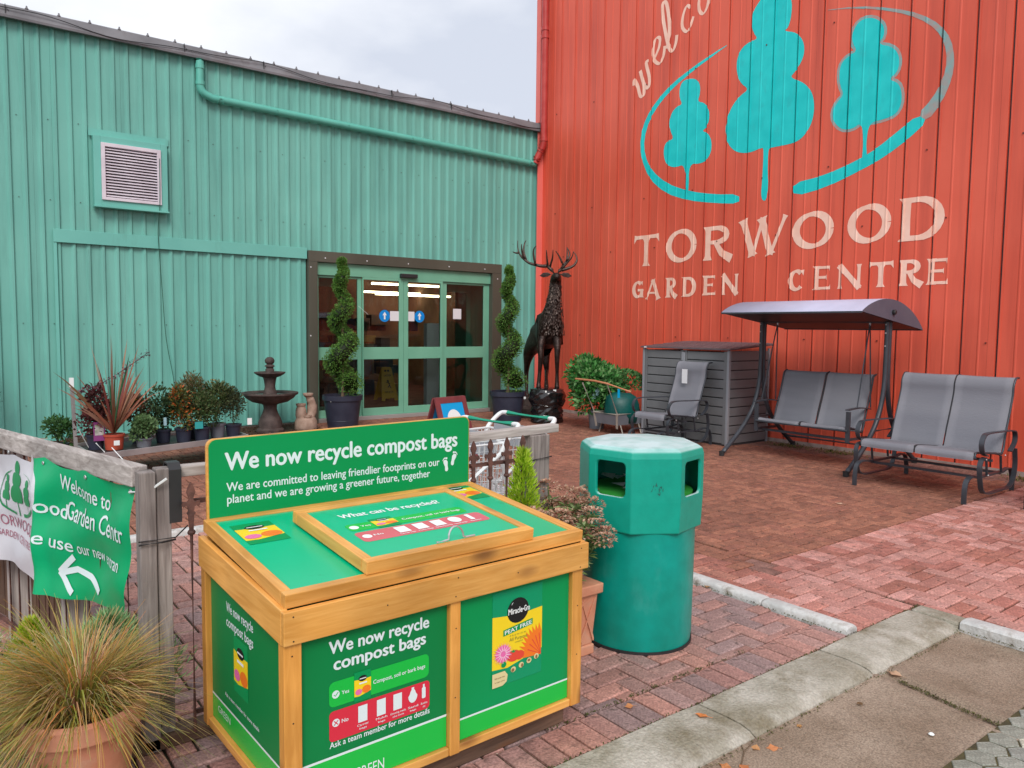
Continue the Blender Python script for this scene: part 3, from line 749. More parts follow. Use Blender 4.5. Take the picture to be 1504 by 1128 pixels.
# ---- painted sign on the red wall: (y, z) coordinates of the wall, seen from -X; u runs to -Y
TREE1 = [(-3.682, 4.29), (-3.478, 4.26), (-3.301, 4.325), (-3.225, 4.471), (-3.22, 4.632), (-3.287, 4.726), (-3.434, 4.731), (-3.353, 4.873), (-3.327, 5.01), (-3.364, 5.16), (-3.478, 5.24), (-3.594, 5.251), (-3.529, 5.359), (-3.523, 5.516), (-3.581, 5.616), (-3.701, 5.627), (-3.854, 5.59), (-3.941, 5.493), (-3.953, 5.338), (-3.899, 5.224), (-4.043, 5.177), (-4.136, 5.046), (-4.148, 4.894), (-4.089, 4.78), (-4.007, 4.746), (-4.124, 4.698), (-4.205, 4.557), (-4.199, 4.383), (-4.108, 4.272), (-3.981, 4.242), (-3.763, 4.277), (-3.778, 3.834), (-3.711, 3.843)]
TREE2 = [(-5.118, 4.295), (-4.894, 4.248), (-4.659, 4.303), (-4.504, 4.453), (-4.448, 4.66), (-4.477, 4.851), (-4.572, 5.025), (-4.714, 5.138), (-4.856, 5.191), (-4.708, 5.307), (-4.631, 5.47), (-4.618, 5.666), (-4.688, 5.814), (-4.829, 5.879), (-4.987, 5.881), (-4.898, 5.991), (-4.863, 6.165), (-4.896, 6.319), (-4.987, 6.406), (-5.109, 6.527), (-5.269, 6.542), (-5.432, 6.42), (-5.527, 6.255), (-5.526, 6.032), (-5.48, 5.889), (-5.414, 5.863), (-5.613, 5.791), (-5.731, 5.638), (-5.753, 5.477), (-5.708, 5.356), (-5.611, 5.246), (-5.536, 5.189), (-5.745, 5.079), (-5.875, 4.937), (-5.932, 4.77), (-5.927, 4.55), (-5.849, 4.388), (-5.728, 4.285), (-5.575, 4.259), (-5.283, 4.265), (-5.213, 4.254), (-5.254, 3.51), (-5.121, 3.527), (-5.14, 3.866), (-5.146, 4.266)]
TREE3 = [(-6.625, 4.355), (-6.494, 4.284), (-6.333, 4.315), (-6.22, 4.446), (-6.204, 4.579), (-6.269, 4.694), (-6.359, 4.768), (-6.293, 4.903), (-6.275, 5.078), (-6.307, 5.198), (-6.405, 5.257), (-6.516, 5.29), (-6.443, 5.415), (-6.445, 5.561), (-6.521, 5.663), (-6.652, 5.673), (-6.775, 5.615), (-6.865, 5.498), (-6.871, 5.375), (-6.799, 5.294), (-6.97, 5.218), (-7.057, 5.121), (-7.083, 4.994), (-7.06, 4.88), (-6.956, 4.813), (-7.075, 4.748), (-7.13, 4.622), (-7.129, 4.461), (-7.061, 4.355), (-6.908, 4.326), (-6.723, 4.326), (-6.692, 4.057), (-6.73, 3.798), (-6.641, 3.813), (-6.656, 4.063)]
SWL = [(-4.743, 3.672), (-4.754, 3.524), (-4.291, 3.59), (-3.77, 3.695), (-3.281, 3.874), (-2.908, 4.169), (-2.708, 4.558), (-2.682, 4.893), (-2.8, 5.198), (-3.049, 5.441), (-3.361, 5.633), (-3.826, 5.799), (-4.204, 5.898), (-4.506, 5.961), (-4.218, 5.865), (-3.861, 5.75), (-3.432, 5.579), (-3.123, 5.387), (-2.891, 5.152), (-2.774, 4.849), (-2.805, 4.569), (-2.963, 4.298), (-3.311, 4.03), (-3.765, 3.847), (-4.286, 3.726)]
SWR1 = [(-5.635, 3.701), (-5.674, 3.513), (-6.154, 3.575), (-6.654, 3.735), (-6.951, 3.853), (-7.231, 4.019), (-7.46, 4.193), (-7.337, 4.297), (-7.104, 4.144), (-6.839, 3.98), (-6.603, 3.874), (-6.122, 3.742)]
SWR2 = [(-7.46, 4.193), (-7.621, 4.392), (-7.72, 4.637), (-7.738, 4.86), (-7.689, 5.101), (-7.557, 5.311), (-7.317, 5.511), (-6.989, 5.681), (-6.512, 5.861), (-5.928, 5.977), (-6.513, 5.836), (-6.991, 5.641), (-7.3, 5.462), (-7.502, 5.278), (-7.613, 5.085), (-7.653, 4.864), (-7.619, 4.662), (-7.504, 4.457), (-7.337, 4.297)]
onwall = lambda o: (lambda u, v, h=0: V((-rprof(-u)-o-h*3, -u, v)))
CUT = [-y for y in rbreaks(-8.2, -2.2)]
def smooth2(pts, it=1):
    for _ in range(it):
        o = []
        for i in range(len(pts)):
            a, b = pts[i], pts[(i+1) % len(pts)]; o += [(a[0]*.75+b[0]*.25, a[1]*.75+b[1]*.25), (a[0]*.25+b[0]*.75, a[1]*.25+b[1]*.75)]
        pts = o
    return pts
for nm, pl in (('painted_tree', TREE1), ('painted_tree', TREE2), ('painted_tree', TREE3), ('painted_swoosh', SWL), ('painted_swoosh', SWR1)):
    Print().poly(smooth2([(-a, b) for a, b in pl], 2 if nm == 'painted_tree' else 1)).lay(nm, PAINT_TURQ, rbld, onwall(.002+.0007*(pl is TREE1 or pl is TREE2 or pl is TREE3)), CUT)
Print().poly(smooth2([(-a, b) for a, b in SWR2])).lay('painted_swoosh', PAINT_FAINT, rbld, onwall(.0028), CUT)
# thin halo of overspray round the right-hand tree
def halo(pts, d):
    n = len(pts); o = []
    c = (sum(p[0] for p in pts)/n, sum(p[1] for p in pts)/n)
    for i in range(n):
        a, b = pts[i-1], pts[(i+1) % n]; dx, dy = b[0]-a[0], b[1]-a[1]; q = math.hypot(dx, dy) or 1
        o.append((pts[i][0]+dy/q*d, pts[i][1]-dx/q*d))
    return o
def area2(p): return sum(p[i-1][0]*p[i][1]-p[i][0]*p[i-1][1] for i in range(len(p)))
_t3 = smooth2([(-a, b) for a, b in TREE3[:31]])
_h3 = max((halo(_t3, .035), halo(_t3, -.035)), key=lambda p: abs(area2(p)))
Print().poly(_h3).lay('overspray', PAINT_FAINT, rbld, onwall(.0012), CUT)
# letters drawn as strokes with flared serifs
def letter(P, ch, x0, x1, y0, y1, t=None):
    w_ = x1-x0; h = y1-y0; T = t or h*.155; tn = T*.62; sf = T*.55
    def q(a, b, ta, tb=None):   # stem flared at both ends
        tb = tb or ta; pts = [lerp(V(a), V(b), k) for k in (0,.06,.14,.5,.86,.94,1)]; f = [1.75,1.3,1.04,.96,1.04,1.3,1.75]
        P.stroke([(p.x, p.y) for p in pts], [f[i]*lerp(ta, tb, i/6) for i in range(7)])
    def bar(a, b, ta): P.stroke([a, (lerp(a[0],b[0],.5), lerp(a[1],b[1],.5)), b], [ta, ta*.9, ta])
    def ring(cx, cy, rx, ry, a0=0, a1=360, wv=1.0, n=28):
        pts, ws = [], []
        for k in range(n+1):
            a = R(lerp(a0, a1, k/n)); pts.append((cx+(rx-T*.45)*math.cos(a), cy+(ry-T*.35)*math.sin(a))); ws.append(lerp(tn*.85, T*1.15, abs(math.cos(a-.25)))*wv)
        P.stroke(pts, ws)
    m = (x0+x1)/2
    if ch == 'T':
        q((m, y0), (m, y1-tn*.9), T); bar((x0+T*.2, y1-tn*.5), (x1-T*.2, y1-tn*.5), tn)
        P.poly([(x0,y1+.01),(x0+T*.5,y1-.0),(x0+T*.45,y1-tn*1.0),(x0-T*.1,y1-T*1.3)]); P.poly([(x1,y1+.01),(x1+T*.1,y1-T*1.3),(x1-T*.45,y1-tn*1.0),(x1-T*.5,y1)])
    elif ch == 'O': ring(m, (y0+y1)/2, w_/2, h/2)
    elif ch == 'C':
        ring(m+w_*.04, (y0+y1)/2, w_/2, h/2, 48, 318)
        P.poly([(x1-w_*.22,y1-h*.06),(x1-.0,y1-h*.02),(x1-w_*.04,y1-h*.30)])
    elif ch == 'G':
        ring(m+w_*.02, (y0+y1)/2, w_/2, h/2, 48, 335)
        P.poly([(x1-w_*.24,y1-h*.06),(x1-w_*.04,y1-h*.02),(x1-w_*.08,y1-h*.28)]); q((x1-T*.5, y0+h*.04), (x1-T*.5, y0+h*.48), T); bar((m, y0+h*.46), (x1, y0+h*.46), tn)
    elif ch == 'D':
        q((x0+T*.6, y0), (x0+T*.6, y1), T*1.05); pts, ws = [(x0+T*.2, y1-tn*.5)], [tn]
        for k in range(13):
            a = R(90-k*15); pts.append((x0+w_*.42+(w_*.58-T*.5)*math.cos(a), (y0+y1)/2+(h/2-tn*.5)*math.sin(a))); ws.append(lerp(tn, T*1.1, max(0, math.cos(a))))
        pts.append((x0+T*.2, y0+tn*.5)); ws.append(tn); P.stroke(pts, ws)
    elif ch in 'RP':
        q((x0+T*.7, y0), (x0+T*.7, y1), T); pts, ws = [(x0+T*.3, y1-tn*.5)], [tn]
        for k in range(11):
            a = R(90-k*18); pts.append((x0+w_*.45+(w_*.42-T*.4)*math.cos(a), y1-h*.27+(h*.27-tn*.5)*math.sin(a))); ws.append(lerp(tn, T, max(0, math.cos(a))))
        pts.append((x0+T*.7, y1-h*.54+tn*.5)); ws.append(tn*.8); P.stroke(pts, ws)
        P.stroke([(x0+w_*.42, y1-h*.5), (x0+w_*.62, y0+h*.2), (x1-T*.1, y0+.0)], [T*.8, T, T*1.35])
    elif ch == 'A':
        q((x0+T*.4, y0), (m, y1), tn*.9); q((x1-T*.6, y0), (m, y1), T); bar((x0+w_*.25, y0+h*.33), (x1-w_*.25, y0+h*.33), tn*.8)
    elif ch == 'W':
        a = x0+w_*.30; b = x0+w_*.68; mt_ = x0+w_*.5
        q((x0+T*.5, y1), (a, y0), T); q((a, y0), (mt_, y1), tn*.8); q((mt_-T*.2, y1), (b, y0), T); q((b, y0), (x1-T*.2, y1), tn*.8)
    elif ch == 'N':
        q((x0+T*.4, y0), (x0+T*.4, y1), tn); q((x1-T*.4, y0), (x1-T*.4, y1), tn); P.stroke([(x0+T*.1, y1), (m, (y0+y1)/2), (x1-T*.2, y0)], [T*1.3, T, T*1.2])
    elif ch == 'E':
        q((x0+T*.7, y0), (x0+T*.7, y1), T)
        for yy, xe in ((y0+tn*.5, x1), (y0+h*.52, x1-w_*.18), (y1-tn*.5, x1-w_*.05)):
            bar((x0+T*.4, yy), (xe, yy), tn*.9); s_ = -1 if yy > y0+h*.8 else 1
            P.poly([(xe-T*.25, yy-tn*.4*s_), (xe+T*.12, yy-tn*.45*s_), (xe+T*.05, yy+T*.75*s_)]) if yy < y0+h*.3 or yy > y0+h*.8 else P.poly([(xe-T*.3, yy), (xe, yy-T*.55), (xe, yy+T*.55)])
LET = [('T',-2.612,-3.165,2.701,3.225),('O',-3.342,-3.954,2.714,3.254),('R',-4.115,-4.65,2.711,3.234),('W',-4.781,-5.572,2.727,3.274),('O',-5.678,-6.283,2.759,3.275),('O',-6.498,-7.059,2.769,3.279),('D',-7.194,-7.713,2.755,3.291),
 ('G',-2.581,-2.839,2.156,2.453),('A',-2.889,-3.229,2.129,2.461),('R',-3.348,-3.583,2.151,2.475),('D',-3.697,-3.977,2.154,2.471),('E',-4.113,-4.352,2.165,2.474),('N',-4.482,-4.774,2.163,2.476),
 ('C',-5.621,-5.879,2.181,2.486),('E',-6.016,-6.268,2.187,2.513),('N',-6.386,-6.703,2.192,2.508),('T',-6.813,-7.124,2.195,2.518),('R',-7.21,-7.495,2.198,2.522),('E',-7.544,-7.783,2.2,2.518)]
for ch, a, b, c, d in LET:
    P = Print(); P.h = .0001; letter(P, ch, -a, -b, c, d, t=(.104 if d > 2.8 else .070)); P.lay('painted_letter', PAINT_CREAM, rbld, onwall(.0025), CUT)
# script word, rising to the right: strokes in a local italic frame
SCR = {'w': [[(0,.75),(.12,.9),(.16,.55),(.10,.12),(.28,.0),(.46,.35),(.55,.9)],[(.55,.9),(.48,.3),(.60,.0),(.82,.25),(.95,.85),(1.1,.8)]],
 'e': [[(.08,.42),(.45,.58),(.62,.82),(.42,1.0),(.12,.75),(.02,.35),(.22,.0),(.5,.08),(.72,.35)]],
 'l': [[(.0,.3),(.35,.9),(.50,1.75),(.32,1.95),(.16,1.3),(.10,.35),(.22,.0),(.45,.12),(.6,.35)]],
 'c': [[(.62,.8),(.45,1.0),(.15,.75),(.02,.35),(.2,.0),(.45,.05),(.7,.3)]],
 'o': [[(.35,1.0),(.1,.75),(.02,.3),(.22,.0),(.5,.2),(.6,.65),(.38,1.0),(.6,.9),(.8,.85)]],
 'm': [[(.0,.8),(.12,.95),(.14,0)],[(.14,.6),(.35,.98),(.46,.85),(.42,0)],[(.43,.6),(.65,.98),(.78,.85),(.74,.1),(.9,.08)]]}
def script(word, starts, hs, name):
    for ch, (sx, sy, ang), h in zip(word, starts, hs):
        P = Print()
        for st in SCR[ch]:
            pts = bez([(a+.25*b, b, 0) for a, b in st], 5); c, q = math.cos(R(ang)), math.sin(R(ang))
            p2 = [(sx+(p.x*c-p.y*q)*h, sy+(p.x*q+p.y*c)*h) for p in pts]
            ws = []
            for i in range(len(p2)):
                a = p2[max(i-1,0)]; b = p2[min(i+1,len(p2)-1)]; t = math.atan2(b[1]-a[1], b[0]-a[0]); ws.append(h*(.05+.115*abs(math.sin(t-R(25)))))
            P.stroke(p2, ws)
        P.lay(name, PAINT_CREAM, rbld, onwall(.0025), CUT)
script('welcome', [(2.66,5.52,42),(3.02,5.97,38),(3.28,6.10,33),(3.58,6.34,29),(3.90,6.52,25),(4.28,6.68,20),(4.70,6.80,14)], [.42,.40,.42,.36,.36,.36,.36], 'painted_letter')
# ================================================================ RECYCLING DISPLAY
WX = [wood('varnished pine x', (.66,.29,.05), (.86,.45,.12), 0), wood('varnished pine y', (.66,.29,.05), (.86,.45,.12), 1), wood('varnished pine z', (.60,.25,.04), (.80,.38,.085), 2)]
OLD = [wood('wet weathered timber %s' % 'xyz'[k], (.10,.055,.035), (.19,.11,.07), k, coat=0, rough=.8, bump=.4) for k in range(3)]
PR_DARK = mat('dark green printed board', (.002,.20,.05), (.003,.225,.06), scale=2, rough=.42, spec=.25)
PR_MID = mat('green printed board', (.0,.28,.075), (.0,.30,.09), scale=2, rough=.42, spec=.25)
PR_LID = mat('glossy green lid sheet', (.0,.47,.22), (.0,.50,.25), scale=2, rough=.28, dirt=((.02,.28,.12), 14, (1,1,1), .62, .9))
PR_LIGHT = mat('light green print', (.01,.50,.06), rough=.25)
PR_RED = mat('red print', (.68,.03,.06), rough=.3)
PR_YEL = mat('yellow print', (.90,.66,.02), rough=.3)
PR_ORG = mat('orange print', (.88,.20,.02), rough=.3)
PR_PINK = mat('pink print', (.80,.16,.42), rough=.3)
PR_PALE = mat('pale pink print', (.92,.55,.72), rough=.3)
PR_BLACK = mat('black print', (.012,.012,.014), rough=.25)
PR_WHITE = mat('white lettering', (.72,.82,.84), rough=.35)
PR_CREAM = mat('cream print', (.72,.62,.32), rough=.4)
PR_TOMATO = mat('tomato print', (.75,.07,.04), rough=.3)
NAIL = mat('dark nail head', (.04,.025,.015), rough=.4)
D = thing('recycling_display', 'waist high wooden display box with green printed panels about recycling compost bags', 'display unit', (-9.004,-9.819,0), .03)
W_, D_ = 1.267, .804
fy = lambda o: (lambda u, v, h=0: V((u, .030-o-h, v)))          # front panel plane
# base and body
M().box((.06,.06,0),(1.205,.11,.085)).build('base_beam', OLD[0], D, bevel=.006)
M().box((.06,.70,0),(1.205,.75,.085)).build('base_beam', OLD[0], D, bevel=.006)
M().box((.06,.112,0),(.11,.698,.085)).build('base_beam', OLD[1], D, bevel=.006)
M().box((1.155,.112,0),(1.205,.698,.085)).build('base_beam', OLD[1], D, bevel=.006)
M().box((.04,.045,.088),(1.225,.76,.10)).build('floor_board', WX[0], D)
for x0, x1 in ((.004,.061),(.607,.650),(1.193,1.247)):
    M().box((x0,.008,.09),(x1,.05,.652)).build('frame_post', WX[2], D, bevel=.003)
for x0, x1 in ((.004,.05),(1.20,1.247)):
    M().box((x0,.745,.09),(x1,.79,.70)).build('frame_post', WX[2], D, bevel=.003)
M().box((.062,.012,.09),(.606,.045,.120)).build('bottom_rail', WX[0], D, bevel=.003)
M().box((.651,.012,.09),(1.192,.045,.120)).build('bottom_rail', WX[0], D, bevel=.003)
M().box((.008,.051,.09),(.04,.744,.122)).build('side_rail', WX[1], D, bevel=.003)
M().box((1.21,.051,.09),(1.245,.744,.122)).build('side_rail', WX[1], D, bevel=.003)
p1 = M().box((.062,.030,.121),(.606,.040,.655)).build('front_panel', PR_DARK, D)
p2 = M().box((.651,.030,.121),(1.192,.040,.655)).build('front_panel', PR_MID, D)
sp_ = M(); sp_.prism([(.051,.123),(.744,.123),(.744,.68),(.051,.64)], lambda u,v,d: V((d,u,v)), .026, .036); sp_ = sp_.build('side_panel', PR_DARK, D)
M().box((1.228,.051,.123),(1.238,.744,.655)).build('side_panel', PR_DARK, D)
M().box((.051,.775,.123),(1.199,.785,.70)).build('back_panel', PR_DARK, D)
# band boards
M().box((0,-.004,.648),(W_,.018,.752)).build('band_board', WX[0], D, bevel=.003)
for x in (0.0, W_-.022):
    b = M(); b.prism([(.0185,.645),(.804,.695),(.804,.808),(.0185,.7545)], lambda u,v,d: V((d,u,v)), x, x+.022); b.build('band_board', WX[1], D, bevel=.003)
M().box((.023,.782,.70),(W_-.023,.804,.806)).build('band_board', WX[0], D, bevel=.003)
# tilted lid
TH = math.atan2(.074,.78); LID = thing('lid', None, None); LID.parent = D; LID.location = (.014,.016,.799); LID.rotation_euler = (TH,0,0)
del_keys = [k for k in ('label','category') if k in LID.keys()]
for k in del_keys: del LID[k]
LW, LD = 1.239, .772
M().box((0,0,-.046),(LW,.034,0)).build('lid_board', WX[0], LID, bevel=.003)
M().box((0,.738,-.046),(LW,LD,0)).build('lid_board', WX[0], LID, bevel=.003)
M().box((0,.0345,-.046),(.032,.7375,0)).build('lid_board', WX[1], LID, bevel=.003)
M().box((LW-.046,.0345,-.046),(LW,.7375,0)).build('lid_board', WX[1], LID, bevel=.003)
M().box((.032,.0345,-.02),(LW-.046,.7375,-.006)).build('lid_sheet', PR_LID, LID)
# raised hatch
hx0, hx1, hy0, hy1, hz0, hz1 = .277, .985, .012, .600, .001, .046
M().box((hx0,hy0,hz0),(hx1,hy0+.036,hz1)).build('hatch_board', WX[0], LID, bevel=.003)
M().box((hx0,hy1-.036,hz0),(hx1,hy1,hz1)).build('hatch_board', WX[0], LID, bevel=.003)
M().box((hx0,hy0+.0365,hz0),(hx0+.036,hy1-.0365,hz1)).build('hatch_board', WX[1], LID, bevel=.003)
M().box((hx1-.036,hy0+.0365,hz0),(hx1,hy1-.0365,hz1)).build('hatch_board', WX[1], LID, bevel=.003)
M().box((hx0+.036,hy0+.0365,.02),(hx1-.036,hy1-.0365,.040)).build('hatch_sheet', PR_LID, LID)
HW = mat('galvanised wire', (.55,.57,.58), metal=.7, rough=.35)
M().tube([(.565,.046,.051),(.60,.046,.051)]+[(.648+.032*math.cos(R(a)), .046+.010*math.sin(R(a)), .054+.040*math.sin(R(a))) for a in range(180,-1,-20)]+[(.69,.046,.051),(.73,.046,.051)], .0038, 6).build('handle', HW, LID)
# header board
hb = M(); hp_ = [(.03,.835),(1.245,.835),(1.245,1.155)]+[(1.215+.03*math.cos(R(a)), 1.155+.03*math.sin(R(a))) for a in (15,30,45,60,75,90)]+[(.06,1.185-.012)]+[(.06+.03*math.cos(R(a)), 1.143+.03*math.sin(R(a))) for a in (100,120,140,160,180)]
hb.prism(hp_, lambda u,v,d: V((u,d,v)), .786, .803); hb = hb.build('header_board', WX[0], D, bevel=.002)
hs_ = M(); cx_, cy_ = .64, 1.0
hs_.prism([((u-cx_)*.988+cx_, max(v, .872) if v < .9 else v-.003) for u, v in hp_], lambda u,v,d: V((u,d,v)), .7815, .7858); hs_ = hs_.build('header_sheet', PR_MID, D)
hf = lambda u, v, h=0: V((u, .7805-h, v))
P = Print(); P.text('We now recycle compost bags', .098, 1.170, 1.050, .066, bold=.034)
P.text('We are committed to leaving friendlier footprints on our', .101, 1.072, .968, .033, bold=.016)
P.text('planet and we are growing a greener future, together', .103, 1.020, .921, .033, bold=.016)
def foot(P, cx, cy, s, m=1, rot=0):
    c, q = math.cos(rot), math.sin(rot); T_ = lambda x, y: (cx+(x*m*c-y*q)*s, cy+(x*m*q+y*c)*s)
    P.poly([T_(x, y) for x, y in [(-.10,-.5),(.05,-.52),(.13,-.42),(.10,-.15),(.20,.12),(.20,.30),(.08,.38),(-.08,.34),(-.18,.18),(-.14,-.1),(-.16,-.36)]])
    for x, y, r in ((-.10,.46,.085),(.03,.50,.06),(.12,.47,.05),(.19,.42,.045),(.24,.35,.04)): px, py = T_(x, y); P.ell(px, py, r*s, n=10)
foot(P, 1.108, .968, .062, -1, .12); foot(P, 1.150, .992, .062, 1, -.25)
P.lay('lettering', PR_WHITE, hs_, hf)
# the compost bag picture, u right, v up, box size w x h
def bag(parent, fn, u0, v0, w, h, big=True, sub=.0006):
    n = lambda k: (lambda a, b, hh=0: fn(a, b, sub*k+hh*.5))
    def S(): return Print()
    X_ = lambda a: u0+a*w; Y_ = lambda b: v0+b*h
    S().rect(X_(0),Y_(0),X_(1),Y_(1)).lay('bag_picture', mat('bag green print', (.0,.30,.13), rough=.25) if big else PR_MID, parent, n(1))
    S().poly([(X_(0),Y_(.19)),(X_(.3),Y_(.17)),(X_(1),Y_(.27)),(X_(1),Y_(.73)),(X_(.5),Y_(.71)),(X_(0),Y_(.75))]).lay('yellow_field', PR_YEL, parent, n(2))
    P = S(); r_ = random.Random(4)
    if big:
        for k in range(-3, 24):      # petals of the orange flower
            a = R(95+k*8.5); c0 = (X_(.98), Y_(.20)); ln = .42+.03*r_.random(); 
            if not (X_(.3) < c0[0]+math.cos(a)*ln*w*1.1 <= X_(1.0)): continue
            e = (c0[0]+math.cos(a)*ln*w*1.15, c0[1]+math.sin(a)*ln*h*.85); p_ = (-math.sin(a)*w*.045, math.cos(a)*h*.02); m_ = (lerp(c0[0],e[0],.7), lerp(c0[1],e[1],.7))
            if e[1] < Y_(.22): continue
            P.poly([c0, (m_[0]-p_[0], m_[1]-p_[1]), e, (m_[0]+p_[0], m_[1]+p_[1])])
    else: P.ell(X_(.72), Y_(.36), w*.26, h*.13)
    P.lay('orange_flower', PR_ORG, parent, n(3))
    if big:
        P = S()
        for k in range(-2, 12):
            a = R(98+k*15); c0 = (X_(.98), Y_(.205)); e = (c0[0]+math.cos(a)*.30*w, c0[1]+math.sin(a)*.24*h)
            if e[0] > X_(1.0) or e[1] < Y_(.24): continue
            P.stroke([c0, e], [w*.006, w*.018])
        P.lay('petal_shading', PR_TOMATO, parent, n(4))
        P = S()
        for k in range(15):
            a = R(k*24+5); c0 = (X_(.20), Y_(.34)); P.stroke([(c0[0]+math.cos(a)*w*.05, c0[1]+math.sin(a)*h*.03), (c0[0]+math.cos(a)*w*.17, c0[1]+math.sin(a)*h*.105)], [w*.02, w*.006])
        P.lay('pale_petals', PR_PALE, parent, n(9))
    P = S()
    if big:
        for k in range(26):
            a = R(k*360/26); c0 = (X_(.20), Y_(.34)); e = (c0[0]+math.cos(a)*w*.20, c0[1]+math.sin(a)*h*.125); t = (-math.sin(a)*w*.016, math.cos(a)*h*.012); P.poly([(c0[0]-t[0],c0[1]-t[1]), e, (c0[0]+t[0],c0[1]+t[1])])
        P.ell(X_(.20), Y_(.34), w*.14, h*.09)
    else: P.ell(X_(.25), Y_(.33), w*.2, h*.1)
    P.lay('pink_flower', PR_PINK, parent, n(4))
    if big:
        S().ell(X_(.42),Y_(.28),w*.13,h*.06).ell(X_(.54),Y_(.27),w*.09,h*.05).lay('tomato', PR_TOMATO, parent, n(5))
        S().poly([(X_(.36),Y_(.33)),(X_(.42),Y_(.315)),(X_(.48),Y_(.34)),(X_(.43),Y_(.33)),(X_(.42),Y_(.35))]).ell(X_(.22),Y_(.22),w*.05,h*.03).lay('leaves', PR_MID, parent, n(7))
        S().poly([(X_(.0),Y_(.0)),(X_(.2),Y_(.0)),(X_(.28),Y_(.03)),(X_(.30),Y_(.10)),(X_(.24),Y_(.15)),(X_(.0),Y_(.15))]).ell(X_(.41),Y_(.135),w*.05,h*.030).ell(X_(.57),Y_(.155),w*.05,h*.030).ell(X_(.73),Y_(.175),w*.05,h*.030).ell(X_(.88),Y_(.195),w*.05,h*.030).lay('round_badges', PR_CREAM, parent, n(6))
        S().ell(X_(.40),Y_(.13),w*.03,h*.018).ell(X_(.585),Y_(.15),w*.022,h*.02).ell(X_(.725),Y_(.18),w*.03,h*.014).ell(X_(.88),Y_(.19),w*.022,h*.02).text('90% peat free', X_(.04), X_(.24), Y_(.09), .005, .01).text('2x bigger plants', X_(.04), X_(.24), Y_(.05), .004, .01).lay('badge_marks', mat('brown print', (.25,.14,.06), rough=.4), parent, n(8))['kind'] = 'stuff'
    S().ell(X_(.5),Y_(.76),w*(.215 if big else .25),h*(.135 if big else .10)).lay('logo_disc', PR_BLACK, parent, n(3))
    if big:
        P = S(); P.text('Miracle', X_(.30), X_(.58), Y_(.735), h*.060, .03); P.text('Gro', X_(.615), X_(.73), Y_(.735), h*.060, .03); P.rect(X_(.585),Y_(.755),X_(.61),Y_(.768)); P.poly([(X_(.36),Y_(.83)),(X_(.40),Y_(.86)),(X_(.37),Y_(.85))])
        P.lay('logo_lettering', WHITE, parent, n(7))
        S().poly([(X_(.21),Y_(.52)),(X_(.80),Y_(.565)),(X_(.80),Y_(.63)),(X_(.21),Y_(.585))]).lay('green_strip', PR_MID, parent, n(4))
        P = S(); P.text('PEAT FREE', X_(.24), X_(.78), Y_(.533), h*.042, .02, rot=math.atan2(.045*h*.92,.57*w)); P.lay('strip_lettering', WHITE, parent, n(6))
        P = S(); P.text('PREMIUM', X_(.34), X_(.66), Y_(.495), h*.016, .0, sp=1.5); P.text('All Purpose', X_(.33), X_(.69), Y_(.445), h*.036, .0); P.text('compost', X_(.44), X_(.60), Y_(.415), h*.018, .0); P.lay('small_lettering', mat('olive print', (.22,.22,.05), rough=.4), parent, n(5))
    else:
        P = S(); P.rect(X_(.30),Y_(.745),X_(.70),Y_(.775)).rect(X_(.28),Y_(.58),X_(.74),Y_(.63)); P.lay('logo_lettering', WHITE, parent, n(5))
def fpanel(o=0): return lambda u, v, h=0: V((u+.010, .0292-h-o, v-.017))
# right front panel
bag(p2, fpanel(), .797, .287, .243, .358)
Print().rect(.642,.139,1.181,.212).lay('light_band', PR_LIGHT, p2, fpanel(.0003))
Print().rect(.642,.212,1.181,.219).lay('white_line', PR_WHITE, p2, fpanel(.0006))
# left front panel
Print().rect(.053,.139,.595,.248).lay('light_band', PR_LIGHT, p1, fpanel(.0003))
Print().rect(.053,.248,.595,.256).lay('white_line', PR_WHITE, p1, fpanel(.0006))
P = Print(); P.text('We now recycle', .150, .520, .590, .040, bold=.032); P.text('compost bags', .166, .507, .535, .040, bold=.032); P.text('Ask a team member for more details', .150, .524, .283, .019, bold=.018)
P.text('GREEN', .235, .345, .150, .036, bold=.0)
P.lay('lettering', PR_WHITE, p1, fpanel(.0008))
Print().rrect(.149,.415,.521,.497,.018).lay('yes_strip', PR_LIGHT, p1, fpanel(.0003))
Print().rrect(.149,.302,.524,.402,.014).lay('no_strip', PR_RED, p1, fpanel(.0005))
P = Print(); P.ell(.172,.455,.013).ell(.172,.362,.013); P.text('Yes', .192,.218,.449,.012,.02); P.text('No', .192,.215,.356,.012,.02); P.text('Compost, soil or bark bags', .305,.505,.450,.013,.02)
for k, (a, b) in enumerate(((.250,.283),(.318,.351),(.380,.413))): P.rect(a,.336,b,.391)
P.poly([(.456+.017*math.cos(R(t))*(1.05 if math.sin(R(t)) < .2 else .75), .365+.024*math.sin(R(t))) for t in range(0,360,20)]); P.rect(.451,.386,.461,.395)
P.rrect(.492,.344,.507,.383,.004).rect(.496,.383,.503,.394)
for a, b, t, t2 in ((.246,.288,'Carrier','bags'),(.314,.356,'Mulch','bags'),(.368,.428,'Growing media','other brands'),(.436,.476,'Sand','bags'),(.487,.513,'Bottles','plastic')):
    P.text(t, a, b, .324, .007, .01); P.text(t2, a+.008, b-.008, .313, .006, .01)
P.lay('strip_lettering', PR_WHITE, p1, fpanel(.0008))
P = Print(); P.stroke([(.165,.455),(.170,.450),(.180,.461)], .003); P.lay('tick_mark', PR_LIGHT, p1, fpanel(.0014))
P = Print(); P.stroke([(.165,.355),(.179,.369)], .003).stroke([(.165,.369),(.179,.355)], .003); P.lay('cross_mark', PR_RED, p1, fpanel(.0014))
bag(p1, fpanel(.001), .236, .408, .060, .098, big=False)
